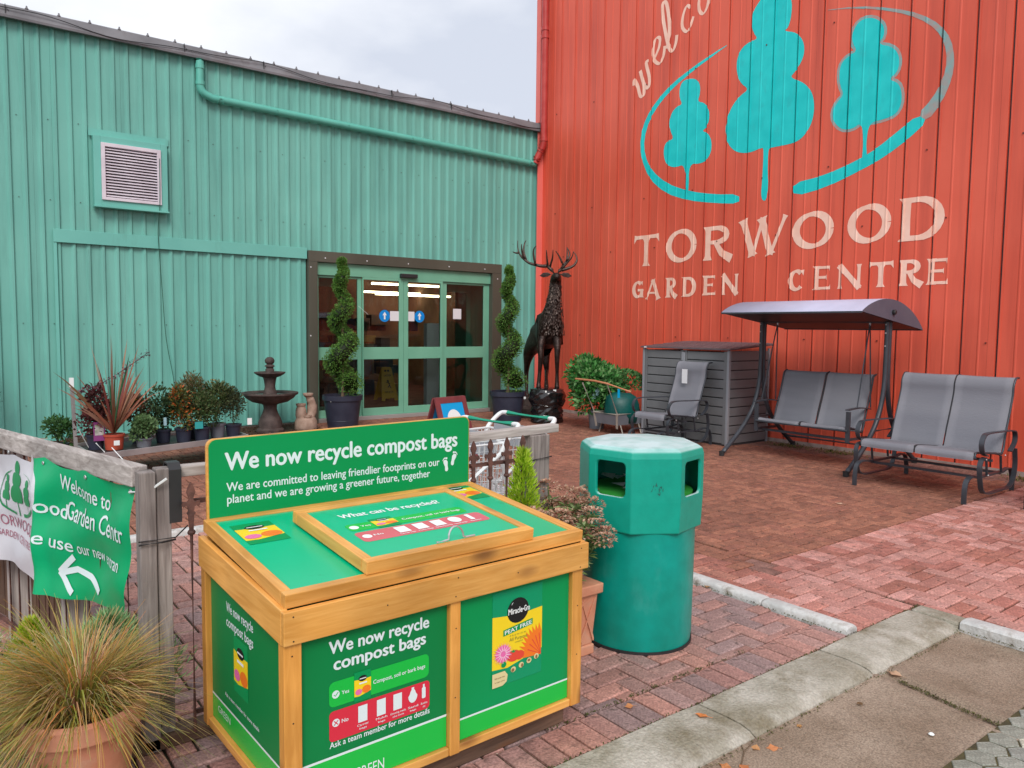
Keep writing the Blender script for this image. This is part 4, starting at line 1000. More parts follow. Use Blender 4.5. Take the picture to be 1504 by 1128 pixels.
# side panel (seen from the left: u runs from back to front)
sf = lambda u, v, h=0: V((.0255-h, .79-u, v))
P = Print(); P.text('We now recycle', .215,.475,.583,.034,bold=.02); P.text('compost bags', .215,.475,.530,.034,bold=.02); P.text('Ask a team member for more details', .19,.52,.262,.013,bold=.018); P.text('GREEN', .11, .24, .168, .024, bold=0)
P.lay('lettering', PR_WHITE, sp_, lambda u,v,h=0: sf(u,v,h+.0005))
Print().rect(.047,.125,.738,.215).lay('light_band', PR_LIGHT, sp_, lambda u,v,h=0: sf(u,v,h+.0003))
Print().rect(.047,.215,.738,.223).lay('white_line', PR_WHITE, sp_, lambda u,v,h=0: sf(u,v,h+.0005))
bag(sp_, lambda u,v,h=0: sf(u,v,h), .288, .318, .135, .20, big=False)
# lid prints
lf_ = lambda u, v, h=0: V((u, v, -.0052+h))
for u0, v0 in ((.062,.455),(1.035,.545)): bag(bpy.data.objects['lid_sheet'], lf_, u0, v0, .150, .215, big=False)
HS = bpy.data.objects['hatch_sheet']; hf2 = lambda u, v, h=0: V((u, v, .0407+h))
Print().rrect(.372,.300,.885,.372,.02).lay('yes_strip', PR_LIGHT, HS, hf2)
Print().rrect(.365,.185,.915,.283,.02).lay('no_strip', mat('pale red print', (.66,.12,.15), rough=.25), HS, hf2)
P = Print(); P.text('What can be recycled?', .403, .847, .445, .040, bold=.032); P.ell(.398,.336,.018).ell(.398,.235,.018); P.text('Yes', .425,.465,.330,.014,.02); P.text('No', .425,.462,.229,.014,.02); P.text('Compost, soil or bark bags', .60,.865,.328,.017,.02)
for a in (.520,.598,.676): P.rect(a,.212,a+.048,.270)
P.ell(.778,.243,.027,.030).rrect(.838,.212,.858,.272,.006)
for a, b, t in ((.512,.575,'Carrier bags'),(.590,.652,'Mulch bags'),(.664,.738,'Growing media'),(.750,.805,'Sand bags'),(.825,.872,'Bottles')): P.text(t, a, b, .194, .010, .01)
P.lay('lettering', WHITE, HS, lambda u,v,h=0: hf2(u,v,h+.0004))
bag(HS, lambda u,v,h=0: hf2(u,v,h+.0002), .480, .292, .095, .098, big=False)
# nails
nl = M(); rn = random.Random(2)
for x, z in ((.03,.66),(.03,.735),(.62,.67),(.63,.735),(1.22,.66),(1.225,.735),(.03,.2),(.032,.4),(.03,.61),(.628,.3),(.63,.55),(1.22,.3),(1.22,.5),(.35,.70),(.9,.70)):
    nl.lathe([(.0028,0),(.002,.001)],7)
    k = len(nl.v)-14
    for i in range(k, k+14): vx = nl.v[i]; nl.v[i] = (x+vx[0], (-.005 if z > .645 else .0072)-vx[2], z+vx[1])
nl = nl.build('nail_heads', NAIL, D); nl['kind'] = 'stuff'

# ================================================================ LITTER BIN
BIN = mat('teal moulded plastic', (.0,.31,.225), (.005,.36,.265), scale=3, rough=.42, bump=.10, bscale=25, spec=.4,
          dirt=((.08,.40,.34), 5, (1,1,.5), .60, .95), dust_sheen=((.58,.74,.76), .95), speck=(18,.95,1.04))  # dusty, faded top; sky reflection is put into its pale colour too
BINT = mat('teal bin drum plastic', (.0,.26,.20), (.0,.32,.26), scale=4, rough=.40, bump=.10, bscale=22, spec=.4, dirt=((.07,.36,.32), 5, (1,1,.5), .52, .90), speck=(14,.93,1.05))
bn = thing('litter_bin', 'teal plastic litter bin with a pale eight sided hood and open slots', 'litter bin', (-6.882,-9.257,0), 0)
M().lathe([(.262,0),(.276,.012),(.281,.05),(.284,.30),(.287,.62)], 48).build('drum', BINT, bn, auto=40)
M().lathe([(.284,0),(.284,.014)], 40).build('foot_ring', DARK, bn)
NS = 8; PHS = math.atan2(CAM.y+9.247, CAM.x+6.895)-R(7.5)
hd_ = M(); rr0, rr1, rr2 = .298, .306, .288
rings = [(.300,.605),(.315,.61),(.317,.66),(.322,.765),(.322,.98),(.314,1.010),(.286,1.027),(.12,1.040),(.0005,1.045)]
def ring_pt(r, z, j, sub=0.0):
    a0 = PHS+2*math.pi*(j)/NS; a1 = PHS+2*math.pi*(j+1)/NS
    return lerp(V((r*math.cos(a0), r*math.sin(a0), z)), V((r*math.cos(a1), r*math.sin(a1), z)), sub)
slots = {2, 4, 9, 7}
slots = {1, 7}
for j in range(NS):
    for i in range(len(rings)-1):
        (ra_, za), (rc_, zc) = rings[i], rings[i+1]
        if i == 3 and j in slots:
            # opening with rounded corners through the panel
            s0, s1, zb, zt_, t = .17, .86, .786, .958, .012
            A = [ring_pt(.322, .765, j, 0), ring_pt(.322, .765, j, 1), ring_pt(.322, .98, j, 1), ring_pt(.322, .98, j, 0)]
            op = []
            rx = .10; rz = .024
            for cs, cz, a0 in ((s1-rx, zb+rz, -90), (s1-rx, zt_-rz, 0), (s0+rx, zt_-rz, 90), (s0+rx, zb+rz, 180)):
                for k in range(4): a = R(a0+30*k); op.append((cs+rx*math.cos(a), cz+rz*math.sin(a)))
            ov = [ring_pt(.322, z, j, s_) for s_, z in op]; iv = [ring_pt(.308, z, j, s_) for s_, z in op]
            b = len(hd_.v); hd_.add(A+ov+iv, [])
            c_ = [1, 2, 3, 0]   # outer corner nearest each quarter of the opening
            F = []
            for k in range(16):
                k2 = (k+1) % 16; q = k//4
                if k % 4 == 3: F.append((b+c_[q], b+c_[(q+1) % 4], b+4+k2, b+4+k))
                else: F.append((b+c_[q], b+4+k2, b+4+k))
                F.append((b+4+k, b+4+k2, b+20+k2, b+20+k))
            hd_.f += F; continue
        hd_.add([ring_pt(ra_, za, j), ring_pt(ra_, za, j, 1), ring_pt(rc_, zc, j, 1), ring_pt(rc_, zc, j)], [(0,1,2,3)])
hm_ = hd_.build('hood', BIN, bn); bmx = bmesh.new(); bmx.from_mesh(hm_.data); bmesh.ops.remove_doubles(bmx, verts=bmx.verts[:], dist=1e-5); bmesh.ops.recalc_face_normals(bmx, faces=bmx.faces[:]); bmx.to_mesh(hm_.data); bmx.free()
sc_m = M(); g_ = random.Random(6)
for k in range(16):
    s0 = .36+.30*g_.random(); z0 = .80+.05*g_.random(); a = ring_pt(.3235,z0,0,s0); b = ring_pt(.3235,z0+g_.uniform(-.01,.02),0,s0+g_.uniform(-.05,.05)); c = ring_pt(.3235,z0+g_.uniform(.006,.02),0,s0+.02); sc_m.add([a,b,c],[(0,1,2)])
sc_m.build('scuff_marks', mat('dark scuff', (.02,.12,.10), rough=.6), bn)['kind'] = 'stuff'
bv = hm_.modifiers.new('bevel', 'BEVEL'); bv.width = .006; bv.segments = 3; bv.limit_method = 'ANGLE'; bv.angle_limit = R(22)
M().lathe([(.27,.60),(.27,.785)], 30).build('liner', mat('green bin liner', (.03,.30,.04), (.05,.38,.06), scale=8, rough=.4), bn, auto=50)
li = M(); 
for a in range(30):
    t0, t1 = 2*math.pi*a/30, 2*math.pi*(a+1)/30; li.add([V((.285*math.cos(t0),.285*math.sin(t0),.72)),V((.285*math.cos(t1),.285*math.sin(t1),.72)),V((.28*math.cos(t1),.28*math.sin(t1),.95)),V((.28*math.cos(t0),.28*math.sin(t0),.95))],[(3,2,1,0)])
litm = M()
rl = random.Random(8)
for k in range(10):
    a = rl.uniform(0,6.28); r_ = rl.uniform(0,.2); litm.leaf(V((r_*math.cos(a), r_*math.sin(a), .792)), V((rl.gauss(0,1),rl.gauss(0,1),rl.uniform(.1,.6))), Z, .12, .09)
tag(litm.build('crumpled_paper', WHITE_PAPER, None, (-6.882,-9.257,0)), 'crumpled white paper rubbish lying inside the teal litter bin', 'litter')

for o in bpy.data.objects:
    if o.name.split('.')[0] in ('lettering','strip_lettering'): o['kind'] = 'stuff'
# ================================================================ FENCES
GREYW = [wood('silvered fence timber %s' % 'xyz'[k], (.27,.23,.21), (.58,.53,.50), k, coat=0, rough=.85, bump=.5, knots=(.10,.07,.06)) for k in range(3)]
POSTW = [wood('weathered post timber %s' % 'xyz'[k], (.16,.13,.12), (.38,.33,.31), k, coat=0, rough=.85, bump=.7, knots=(.05,.035,.03), kd=.3) for k in range(3)]
RUST = mat('rusty painted iron', (.07,.035,.03), (.16,.07,.055), scale=22, rough=.75, bump=.4, bscale=60)
WIRE = mat('black binding wire', (.015,.012,.012), rough=.5)
CABLETIE = mat('white cable tie', (.70,.72,.72), rough=.4)
def spear(parent, x, y, z0, z1, ax=(1,0,0)):
    """iron upright with a fleur shaped finial"""
    ax = V(ax); o = V((x, y, 0)); nrm = ax.cross(Z).normalized()
    m = M(); m.tube([o+Z*z0, o+Z*(z1-.17)], .0065, 6)
    fl = [(0,1.0),(.010,.90),(.016,.80),(.010,.72),(.007,.66),(.014,.60),(.030,.62),(.034,.55),(.026,.50),(.020,.54),(.012,.50),(.010,.42),(.016,.38),(.010,.33),(.007,.0)]
    h = .19; out_ = [(a, z1-h+b*h) for a, b in fl]+[(-a, z1-h+b*h) for a, b in reversed(fl[1:])]
    m.prism(out_, lambda u,v,d: o+ax*u+Z*v+nrm*d, -.005, .005)
    m.lathe([(.012,0),(.016,.008),(.012,.016)], 8, (x,y,z1-.20))
    return m.build('iron_spear', RUST, parent)
FR_ = thing('iron_railing_fence', 'weathered timber and rusty spear railing behind the recycling display', 'fence', (-9.12,-8.93,0))
o_ = V((9.12, 8.93, 0)); tl = lambda x, y, z: (x+9.12, y+8.93, z)
def fbox(p, q, name, mt, parent=FR_, **k): return M().box(tl(*p), tl(*q)).build(name, mt, parent, **k)
fbox((-9.222,-8.99,0),(-9.166,-8.915,1.062),'post',POSTW[2],bevel=.004)
fbox((-9.161,-8.972,0),(-9.110,-8.91,1.068),'post',POSTW[2],bevel=.004)
fbox((-9.105,-8.95,1.026),(-8.10,-8.89,1.066),'top_rail',GREYW[0],bevel=.004)
r2_ = M().box((-.94,-.03,-.02),(.0,.03,.022)).build('top_rail', GREYW[0], FR_, bevel=.004); r2_.location = tl(-7.18,-8.92,1.080); r2_.rotation_euler = (0,-.022,0)
fbox((-7.375,-8.965,0),(-7.255,-8.87,1.055),'post',POSTW[2],bevel=.005)
fbox((-8.2,-8.96,0),(-8.12,-8.88,1.03),'post',POSTW[2],bevel=.005)
for zz, xa, xb in ((.93,-9.03,-7.255),(.10,-9.03,-7.38)):
    M().bar(tl(xa,-8.955,zz),tl(xb,-8.955,zz+.008),.012,.018).build('cross_bar', RUST, FR_)
x = -9.050
for k in range(18):
    if abs(x+8.16) > .05 and x < -7.38: spear(FR_, x+9.12+(.004 if k == 0 else 0), -.045-(.02 if k == 0 else 0), .04, 1.03+.035*min(1,(x+9.0)/1.5) if x > -9 else 1.012)
    x += .1005
M().tube([tl(-9.23,-9.0,.80), tl(-9.15,-9.0,.80), tl(-9.10,-8.985,.80)], .004, 5).tube([tl(-9.23,-9.0,.812), tl(-9.10,-8.985,.807), tl(-9.05,-8.96,.84)], .003, 5).build('binding_wire', WIRE, FR_)
M().tube([tl(-7.38,-8.97,.93), tl(-7.25,-8.975,.94)], .0035, 5).build('binding_wire', WIRE, FR_)
fbox((-9.45,-8.99,-.0),(-7.9,-8.90,.055),'sleeper',OLD[0],bevel=.008)
# rubber strap over the rail
m = M(); m.strap([tl(-9.095,-8.972,.86),tl(-9.095,-8.972,1.0),tl(-9.095,-8.975,1.06),tl(-9.095,-8.95,1.082),tl(-9.095,-8.905,1.082),tl(-9.095,-8.880,1.05),tl(-9.095,-8.872,.84)], (1,0,0), .044, .006)
o = m.build('rubber_strap', DARK, None, (-9.12,-8.93,0), auto=40); tag(o, 'black rubber strap hooked over the fence rail beside the grey posts', 'strap')

FL = thing('timber_railing_fence', 'grey timber rail on iron uprights running away at the left edge behind the banner', 'fence', (-9.185,-8.9,0))
rail = [V((-.01,.03,1.03)), V((-.20,.80,1.03)), V((-.36,1.45,1.03)), V((-.57,2.3,1.03)), V((-.80,3.2,1.03))]
for a, b in zip(rail, rail[1:]):
    d = (b-a).normalized(); M().bar(a+d*.002, b-d*.002, .062, .078).build('top_rail', GREYW[1], FL, bevel=.005)
    ln = (b-a).length; k = 0.12
    while k < ln:
        p = a+d*k; M().tube([V((p.x+.0,p.y,.03)), V((p.x,p.y,1.0))], .0065, 6).build('iron_bar', RUST, FL); k += .12
    M().bar(a-Z*.93, b-Z*.93, .012, .018).build('cross_bar', RUST, FL)
for p in rail[1:3]: M().box((p.x-.05+.06,p.y-.05,0),(p.x+.05+.06,p.y+.05,.995)).build('post', GREYW[2], FL, bevel=.005)
for k in range(11):      # dark boards low on the far side
    p = lerp(rail[1], rail[2], k/6.0); M().bar(V((p.x+.09,p.y+.05,.02)), V((p.x+.09,p.y+.05,.62+.02*math.sin(k*2))), .085, .018, upv=(1,.3,0)).build('board', OLD[2], FL)
for (a, b) in (((-.03,.22,1.065),(-.06,.28,1.11)),((-.05,.5,1.06),(-.08,.52,1.10)),((-.09,.64,1.066),(-.13,.60,1.15))):
    M().tube([a, b], .0022, 4).build('cable_tie_end', CABLETIE, FL)

# ---- banner
BAN = V((-9.190,-8.845,0)); be = V((-.30,.954,0)).normalized(); bn_ = V((-.954,-.30,0)).normalized()
def top_v(u): return .997+.03*(u/.9) - .024*abs(math.sin(u*8.5)) if u < 2 else 1.0
def bot_v(u): return .47-.03*(u/.8)+.012*math.sin(u*7)
def bfn(U, v, h=0):
    u = 1.9-U
    path = lerp(BAN, BAN, 0)
    a1 = be; off = 0
    p = BAN+be*u
    if u > .92: q = V((-.30,.954,0)).lerp(V((-.26,.96,0)), min(1, (u-.92)/.6)).normalized(); p = BAN+be*.92+q*(u-.92)
    t = (1.0-v)
    w = .016+.022*math.sin(u*8+1.2+t*1.5)*(.3+t)+.009*math.sin(u*17+v*9)*(.35+t*.8)+.008*math.sin(v*24+u*7)+.012*noise.noise(V((u*7,v*7,2)))
    w += .050*math.exp(-((u-.80+.10*t)/.045)**2)*(.4+t*.6)          # the big fold
    w -= .035*math.exp(-((u-.02)/.05)**2)*t
    w += .02*t
    return p+bn_*(w+h)+Z*v
BG = mat('green banner vinyl', (.0,.36,.13), (.0,.40,.16), scale=2, rough=.38)
BWH = mat('white banner vinyl', (.62,.62,.68), (.70,.70,.75), scale=2, rough=.4)
bt = thing('vinyl_banner', 'rumpled green and white vinyl banner with a white arrow tied to the timber rail', 'banner', (0,0,0))
cu = [.02*k for k in range(-2, 100)]; cv = [.03*k for k in range(12, 37)]
def edge(u0, u1, fn, n=24): return [(1.9-lerp(u0, u1, k/n), fn(lerp(u0, u1, k/n))) for k in range(n+1)]
# green field: right side slanting edge, left edge is an S curve
bound = [(.862,1.02),(.81,.97),(.765,.92),(.765,.84),(.795,.76),(.785,.68),(.765,.60),(.80,.52),(.80,.445)]
gb_ = bez([V((a,b,0)) for a,b in bound], 5)
rightedge = [(1.9-lerp(0.0,.05,k/12)-.04*(k/12)**2, lerp(.993,.475,k/12)) for k in range(13)]
green = [(1.9-p.x, p.y) for p in gb_]+edge(.78,.10,bot_v)[0:]+list(reversed(rightedge))[1:]+edge(.02,.84,lambda u: top_v(u))[1:]
Print().poly(green).lay('green_sheet', BG, bt, bfn, cu, cv).data.polygons.foreach_set('use_smooth', [True]*0) if False else None
def smooth_obj(o):
    o.data.polygons.foreach_set('use_smooth', [True]*len(o.data.polygons)); o.data.update(); return o
gs = smooth_obj(Print().poly(green).lay('green_sheet', BG, bt, bfn, cu, cv))
white = [(1.9-p.x-.0, p.y) for p in reversed(gb_)]+edge(.88,1.85,lambda u: 1.0-.02*abs(math.sin(u*6)))[0:]+[(.05,.47)]+list(reversed(edge(.84,1.8,lambda u: .46+.02*math.sin(u*7))))
ws_ = smooth_obj(Print().poly(white).lay('white_sheet', BWH, bt, bfn, cu, cv))
up = lambda o: (lambda U, v, h=0: bfn(U, v, o+h))
U_ = lambda u: 1.9-u
P = Print(); P.text('Welcome to', U_(.60), U_(.215), .905, .062, bold=.012, rot=-.12)
P.text('ood', U_(.775), U_(.56), .782, .060, bold=.016, rot=-.03); P.text('Garden Centr', U_(.56), U_(.065), .780, .074, bold=.010, rot=-.045)
P.text('e use', U_(.76), U_(.50), .650, .054, bold=.012, rot=-.02); P.text('our new entran', U_(.47), U_(.115), .645, .050, bold=.008, rot=-.02)
sl_ = smooth_obj(P.lay('lettering', PR_WHITE, gs, up(.0035), cu, cv))
P = Print(); P.stroke([(U_(.585),.545),(U_(.48),.575),(U_(.38),.560),(U_(.28),.520)], .026).stroke([(U_(.50),.625),(U_(.60),.545)], .028).stroke([(U_(.60),.550),(U_(.49),.475)], .028)
smooth_obj(P.lay('arrow', PR_WHITE, gs, up(.004), cu, cv))
LOGO_G = mat('banner logo green', (.02,.28,.10), rough=.4); LOGO_R = mat('banner logo mauve', (.42,.16,.22), rough=.4)
def small_tree(pts, u0, v0, s):
    a = sum(p[0] for p in pts)/len(pts); return [((-(p[0])-5.1)*s+u0, (p[1]-5.0)*s+v0) for p in pts]
P = Print()
for T_ in (TREE1, TREE2, TREE3): P.poly(small_tree(T_, U_(1.02), .845, .085))
P.poly(small_tree(SWL, U_(1.02), .845, .085)).poly(small_tree(SWR1, U_(1.02), .845, .085)).poly(small_tree(SWR2, U_(1.02), .845, .085))
smooth_obj(P.lay('tree_logo', LOGO_G, ws_, up(.003), cu, cv))
P = Print(); P.text('TORWOOD', U_(1.26), U_(.815), .655, .050, bold=-.002); P.text('GARDEN CENTRE', U_(1.26), U_(.83), .600, .030, bold=0)
smooth_obj(P.lay('logo_lettering', LOGO_R, ws_, up(.003), cu, cv))
for u in (.03,.36,.74,1.1):
    p = bfn(1.9-u, top_v(u)-.025, .004); M().lathe([(.009,0),(.007,.002)], 8).build('eyelet', HW, bt, p).rotation_euler = (R(90),0,R(-69))
M().tube([bfn(1.875,.965,.01), V((-9.19,-8.98,.99)), V((-9.13,-9.0,1.035))], .005, 5).build('cable_tie', CABLETIE, bt)
# ================================================================ FURNITURE
METAL = mat('anthracite powder coat', (.045,.05,.06), (.06,.065,.08), scale=8, rough=.38, metal=.2)
SLING = mat('grey sling textile', (.175,.176,.205), (.225,.226,.255), scale=4, rough=.7, bump=.35, bscale=220, stretch=(1,.12,1), lo=.3, hi=.7)
PIPING = mat('black piping', (.02,.02,.025), rough=.6)
SILVER = mat('bolt cap', (.45,.46,.48), metal=.5, rough=.35)
def sling(m, path, s0, s1, th=.006, ns=6, sag=.012):
    """cloth panel swept along path (list of (f,z)) between s0 and s1"""
    pts = bez([(f, 0, z) for f, z in path], 5); vs = []
    for side in (0, 1):
        for p in pts:
            for k in range(ns+1):
                t = k/ns; vs.append(V((-p.x-side*th*.6+sag*4*t*(1-t)*.6, lerp(s0, s1, t), p.z-side*th-sag*4*t*(1-t)*.4)))
    n, c = len(pts), ns+1; fs = []
    for i in range(n-1):
        for k in range(ns):
            a = i*c+k; fs.append((a, a+1, a+c+1, a+c)); b = a+n*c; fs.append((b, b+c, b+c+1, b+1))
    for i in range(n-1):
        for k in (0, ns): a = i*c+k; fs.append((a, a+c, a+c+n*c, a+n*c))
    for i in (0, n-1):
        for k in range(ns): a = i*c+k; fs.append((a, a+1, a+1+n*c, a+n*c))
    m.add(vs, fs)
BACKP = [(.36,.42),(.30,.60),(.22,.82),(.17,.98),(.16,1.08),(.12,1.155),(.05,1.165)]
def glider(name, label, cat, loc, half, seats):
    t = thing(name, label, cat, loc)
    G = lambda f, s, z: V((-f, s, z))
    edges = [lerp(-half+.03, half-.03, k/seats) for k in range(seats+1)]
    for a, b in zip(edges, edges[1:]):
        m = M(); sling(m, BACKP, a+.008, b-.008); m.build('back_sling', SLING, t, smooth=True)
        m = M(); sling(m, [(1.0,.41),(.995,.455),(.95,.478),(.78,.465),(.55,.44),(.40,.43)], a+.008, b-.008); m.build('seat_sling', SLING, t, smooth=True)
    for s in edges:
        m = M(); m.tube(bez([G(f-.006, s, z) for f, z in [(1.0,.42),(.99,.46),(.94,.474),(.55,.435),(.36,.42),(.30,.60),(.22,.82),(.17,.98),(.16,1.08),(.11,1.155),(.04,1.16)]], 5), .011, 8); m.build('side_tube', METAL if abs(s) > half*.5 else PIPING, t, auto=50)
    for f, z in ((.40,.415),(.96,.43),(.13,1.10)):
        M().tube([G(f,-half+.03,z), G(f,half-.03,z)], .012, 8).build('cross_tube', METAL, t, auto=50)
    for s in (-half-.02, half+.02):
        M().strap(bez([G(.30,s,.44),G(.20,s,.52),(G(.19,s,.60)),(G(.26,s,.645)),(G(.55,s,.655)),(G(.86,s,.66)),(G(.95,s,.63)),(G(.985,s,.56)),(G(.95,s,.48)),(G(.86,s,.445))], 5), (0,1,0), .045, .012).build('arm', METAL, t, auto=50)
        M().strap(bez([G(.90,s,.43),G(.97,s,.41),G(1.0,s,.34),(G(.97,s,.20)),(G(.92,s,.11)),(G(.80,s,.075)),(G(.50,s,.075)),(G(.28,s,.085)),(G(.18,s,.16)),(G(.15,s,.30)),(G(.18,s,.46))], 5), (0,1,0), .045, .012).build('side_frame', METAL, t, auto=50)
    for s in (-half+.05, half-.05):
        M().strap(bez([G(.80,s,.22),G(.95,s,.245),G(1.06,s,.235),G(1.115,s,.19),G(1.13,s,.10),G(1.13,s,.0)], 5), (0,1,0), .045, .014).build('leg', METAL, t, auto=50)
        M().strap(bez([G(.30,s,.22),G(.15,s,.245),G(.06,s,.225),G(.02,s,.17),G(.0,s,.09),G(.0,s,.0)], 5), (0,1,0), .045, .014).build('leg', METAL, t, auto=50)
        M().bar(G(.80,s,.225), G(.30,s,.225), .04, .018).build('base_rail', METAL, t)
        for f in (.72, .38):
            M().bar(G(f,s+.03*(1 if s > 0 else -1),.235), G(f+.03,s+.03*(1 if s > 0 else -1),.40), .022, .008).build('swing_link', METAL, t)
        for f, z in ((.80,.40),(.35,.40),(.74,.24)):
            M().lathe([(.011,0),(.008,.006)], 8).build('bolt_cap', SILVER, t, G(f, s+(.047 if s > 0 else -.05), z)).rotation_euler = (R(-90 if s > 0 else 90),0,0)
    for f, z in ((.78,.215),(.32,.215),(.55,.36)):
        M().bar(G(f,-half+.04,z), G(f,half-.04,z), .03, .025).build('stretcher', METAL, t)
    return t
glider('glider_bench', 'grey two seat glider bench with rolled back nearest the right edge of the picture', 'bench', (-.98,-8.40,0), .585, 2)
gc = glider('glider_chair', 'single grey sling glider chair with a paper tag in front of the grey store', 'chair', (-1.07,-4.93,0), .30, 1)
M().box((-.262,-.02,.86),(-.258,.075,1.06)).build('price_tag', WHITE_PAPER, gc)
# a black leg of another seat at the far right edge
ot = thing('black_chair', 'black garden chair just cut by the right edge of the picture', 'chair', (-.9,-9.93,0))
for x, y in ((-.30,.56),(-.95,.56),(-.30,.02),(-.95,.02)): M().bar((x,y,0),(x,y,.64 if x < -.5 else .9),.05,.03).build('leg', PIPING, ot)
for y in (.02,.56): M().bar((-.95,y,.65),(-.30,y,.65),.05,.02).build('arm', PIPING, ot)
M().box((-.95,.05,.38),(-.32,.53,.42)).build('seat', PIPING, ot, bevel=.01); M().box((-.32,.05,.42),(-.27,.53,.95)).build('backrest', PIPING, ot, bevel=.01)

# ---- swing seat
sw = thing('swing_seat', 'grey two seat garden swing hanging under a curved canopy', 'swing seat', (-.93,-6.72,0))
CAN = mat('grey canopy fabric', (.44,.44,.58), (.50,.50,.66), scale=3, rough=.6, bump=.1, bscale=40)
CANU = mat('dark canopy end', (.10,.095,.13), (.12,.115,.15), scale=3, rough=.7)
for s in (-.84,.84):
    M().tube(bez([(-.80,s,.03),(-.53,s,.22),(-.28,s,.44),(-.13,s,.66),(-.04,s,.95),(-.025,s,1.3),(-.025,s,1.73)],6), .028, 10).build('leg', METAL, sw, auto=60)
    M().tube(bez([(.80,s,.03),(.53,s,.22),(.28,s,.44),(.13,s,.66),(.05,s,.95),(.035,s,1.3),(.035,s,1.73)],6), .028, 10).build('leg', METAL, sw, auto=60)
    for x in (-.80,.80): M().lathe([(.034,-.03),(.036,.03)],10).build('foot_cap', DARK, sw, (x,s,.03))
    M().tube([(-.25,s,.47),(.25,s,.47)], .014, 8).build('brace', METAL, sw)
    for z in (1.45,1.60,1.70): M().lathe([(.010,0),(.008,.008)],8).build('bolt_cap', SILVER, sw, (-.055,s,z)).rotation_euler = (0,R(-90),0)
M().tube([(0,-.84,1.735),(0,.84,1.735)], .026, 10).build('top_beam', METAL, sw)
M().tube([(.62,-.84,.16),(.62,.84,.16)], .018, 8).build('ground_brace', METAL, sw)
cp = [(-.78,1.835),(-.74,1.865),(-.60,1.925),(-.40,1.975),(-.20,1.990),(.05,1.965),(.30,1.885),(.50,1.775),(.65,1.645)]
cpt = bez([(a,0,b) for a,b in cp],3)
m = M()
for y in (-.93,.93): m.add([V((p.x,y,p.z)) for p in cpt], [])
n = len(cpt); m.f = [(i,i+1,n+i+1,n+i) for i in range(n-1)]; m.build('canopy', CAN, sw, smooth=True).modifiers.new('thickness','SOLIDIFY').thickness = .008
for y in (-.932,.932):
    m = M(); m.prism([(p.x,p.z-.001) for p in cpt], lambda u,v,d: V((u,d,v)), y-.004, y+.004); m.build('canopy_end', CANU, sw)
    M().lathe([(.030,0),(.030,.03),(.02,.04)],14).build('canopy_knob', DARK, sw, (-.10,y,1.84)).rotation_euler = (R(90) if y < 0 else R(-90),0,0)
M().bar((-.77,-.93,1.83),(-.77,.93,1.83),.02,.02).build('canopy_rail', METAL, sw); M().bar((.64,-.93,1.645),(.64,.93,1.645),.02,.02).build('canopy_rail', METAL, sw)
M().add([V((-.76,-.925,1.828)),V((.63,-.925,1.645)),V((.63,.925,1.645)),V((-.76,.925,1.828))],[(0,1,2,3)])
m = M(); m.add([V((-.76,-.925,1.828)),V((.63,-.925,1.645)),V((.63,.925,1.645)),V((-.76,.925,1.828))],[(0,1,2,3)]); m.build('underside_shade', DARK, sw)  # black sheet across the open underside stands in for its shaded inside
for a, b in ((-.60,-.005),(.005,.60)):
    m = M(); sling(m, [(.02,.41),(.06,.60),(-.10,.86),(-.17,1.03),(-.22,1.10),(-.27,1.11)][0:0] or [(.05,.42),(-.02,.62),(-.10,.84),(-.145,.99),(-.17,1.07),(-.22,1.10)], a+.01, b-.01); m.build('back_sling', SLING, sw, smooth=True)
    m = M(); sling(m, [(.40,.45),(.40,.485),(.36,.495),(.2,.465),(.06,.435)], a+.01, b-.01); m.build('seat_sling', SLING, sw, smooth=True)
for s in (-.605,0,.605):
    M().tube(bez([(-.40,s,.46),(-.38,s,.495),(-.2,s,.46),(-.05,s,.425),(.02,s,.62),(.10,s,.84),(.145,s,.99),(.17,s,1.07),(.23,s,1.10)],5), .012, 8).build('side_tube', METAL if s else PIPING, sw, auto=50)
for s in (-.62,.62):
    M().bar((-.40,s,.32),(-.40,s,.68),.05,.022,upv=(1,0,0)).build('arm_post', METAL, sw)
    M().strap(bez([(-.43,s,.70),(-.40,s,.705),(-.15,s,.715),(.08,s,.69)],4), (0,1,0), .045, .014).build('arm', METAL, sw)
    M().bar((-.40,s,.35),(.03,s,.35),.02,.03).build('seat_rail', METAL, sw)
    M().tube([(0,s*1.0,1.72),(-.26,s*1.04,.72)], .0085, 6).build('hanger_rod', METAL, sw); M().tube([(0,s*1.0,1.72),(.05,s*1.04,.71)], .0085, 6).build('hanger_rod', METAL, sw)
    M().lathe([(.014,0),(.014,.05)],8).build('hanger_eye', SILVER, sw, (0,s,1.69))
M().tube([(-.41,-.62,.455),(-.41,.62,.455)], .016, 8).build('front_tube', METAL, sw); M().tube([(-.02,-.6,.42),(-.02,.6,.42)], .013, 8).build('cross_tube', METAL, sw)
M().bar((-.3,-.6,.34),(-.3,.6,.34),.02,.03).build('stretcher', METAL, sw)

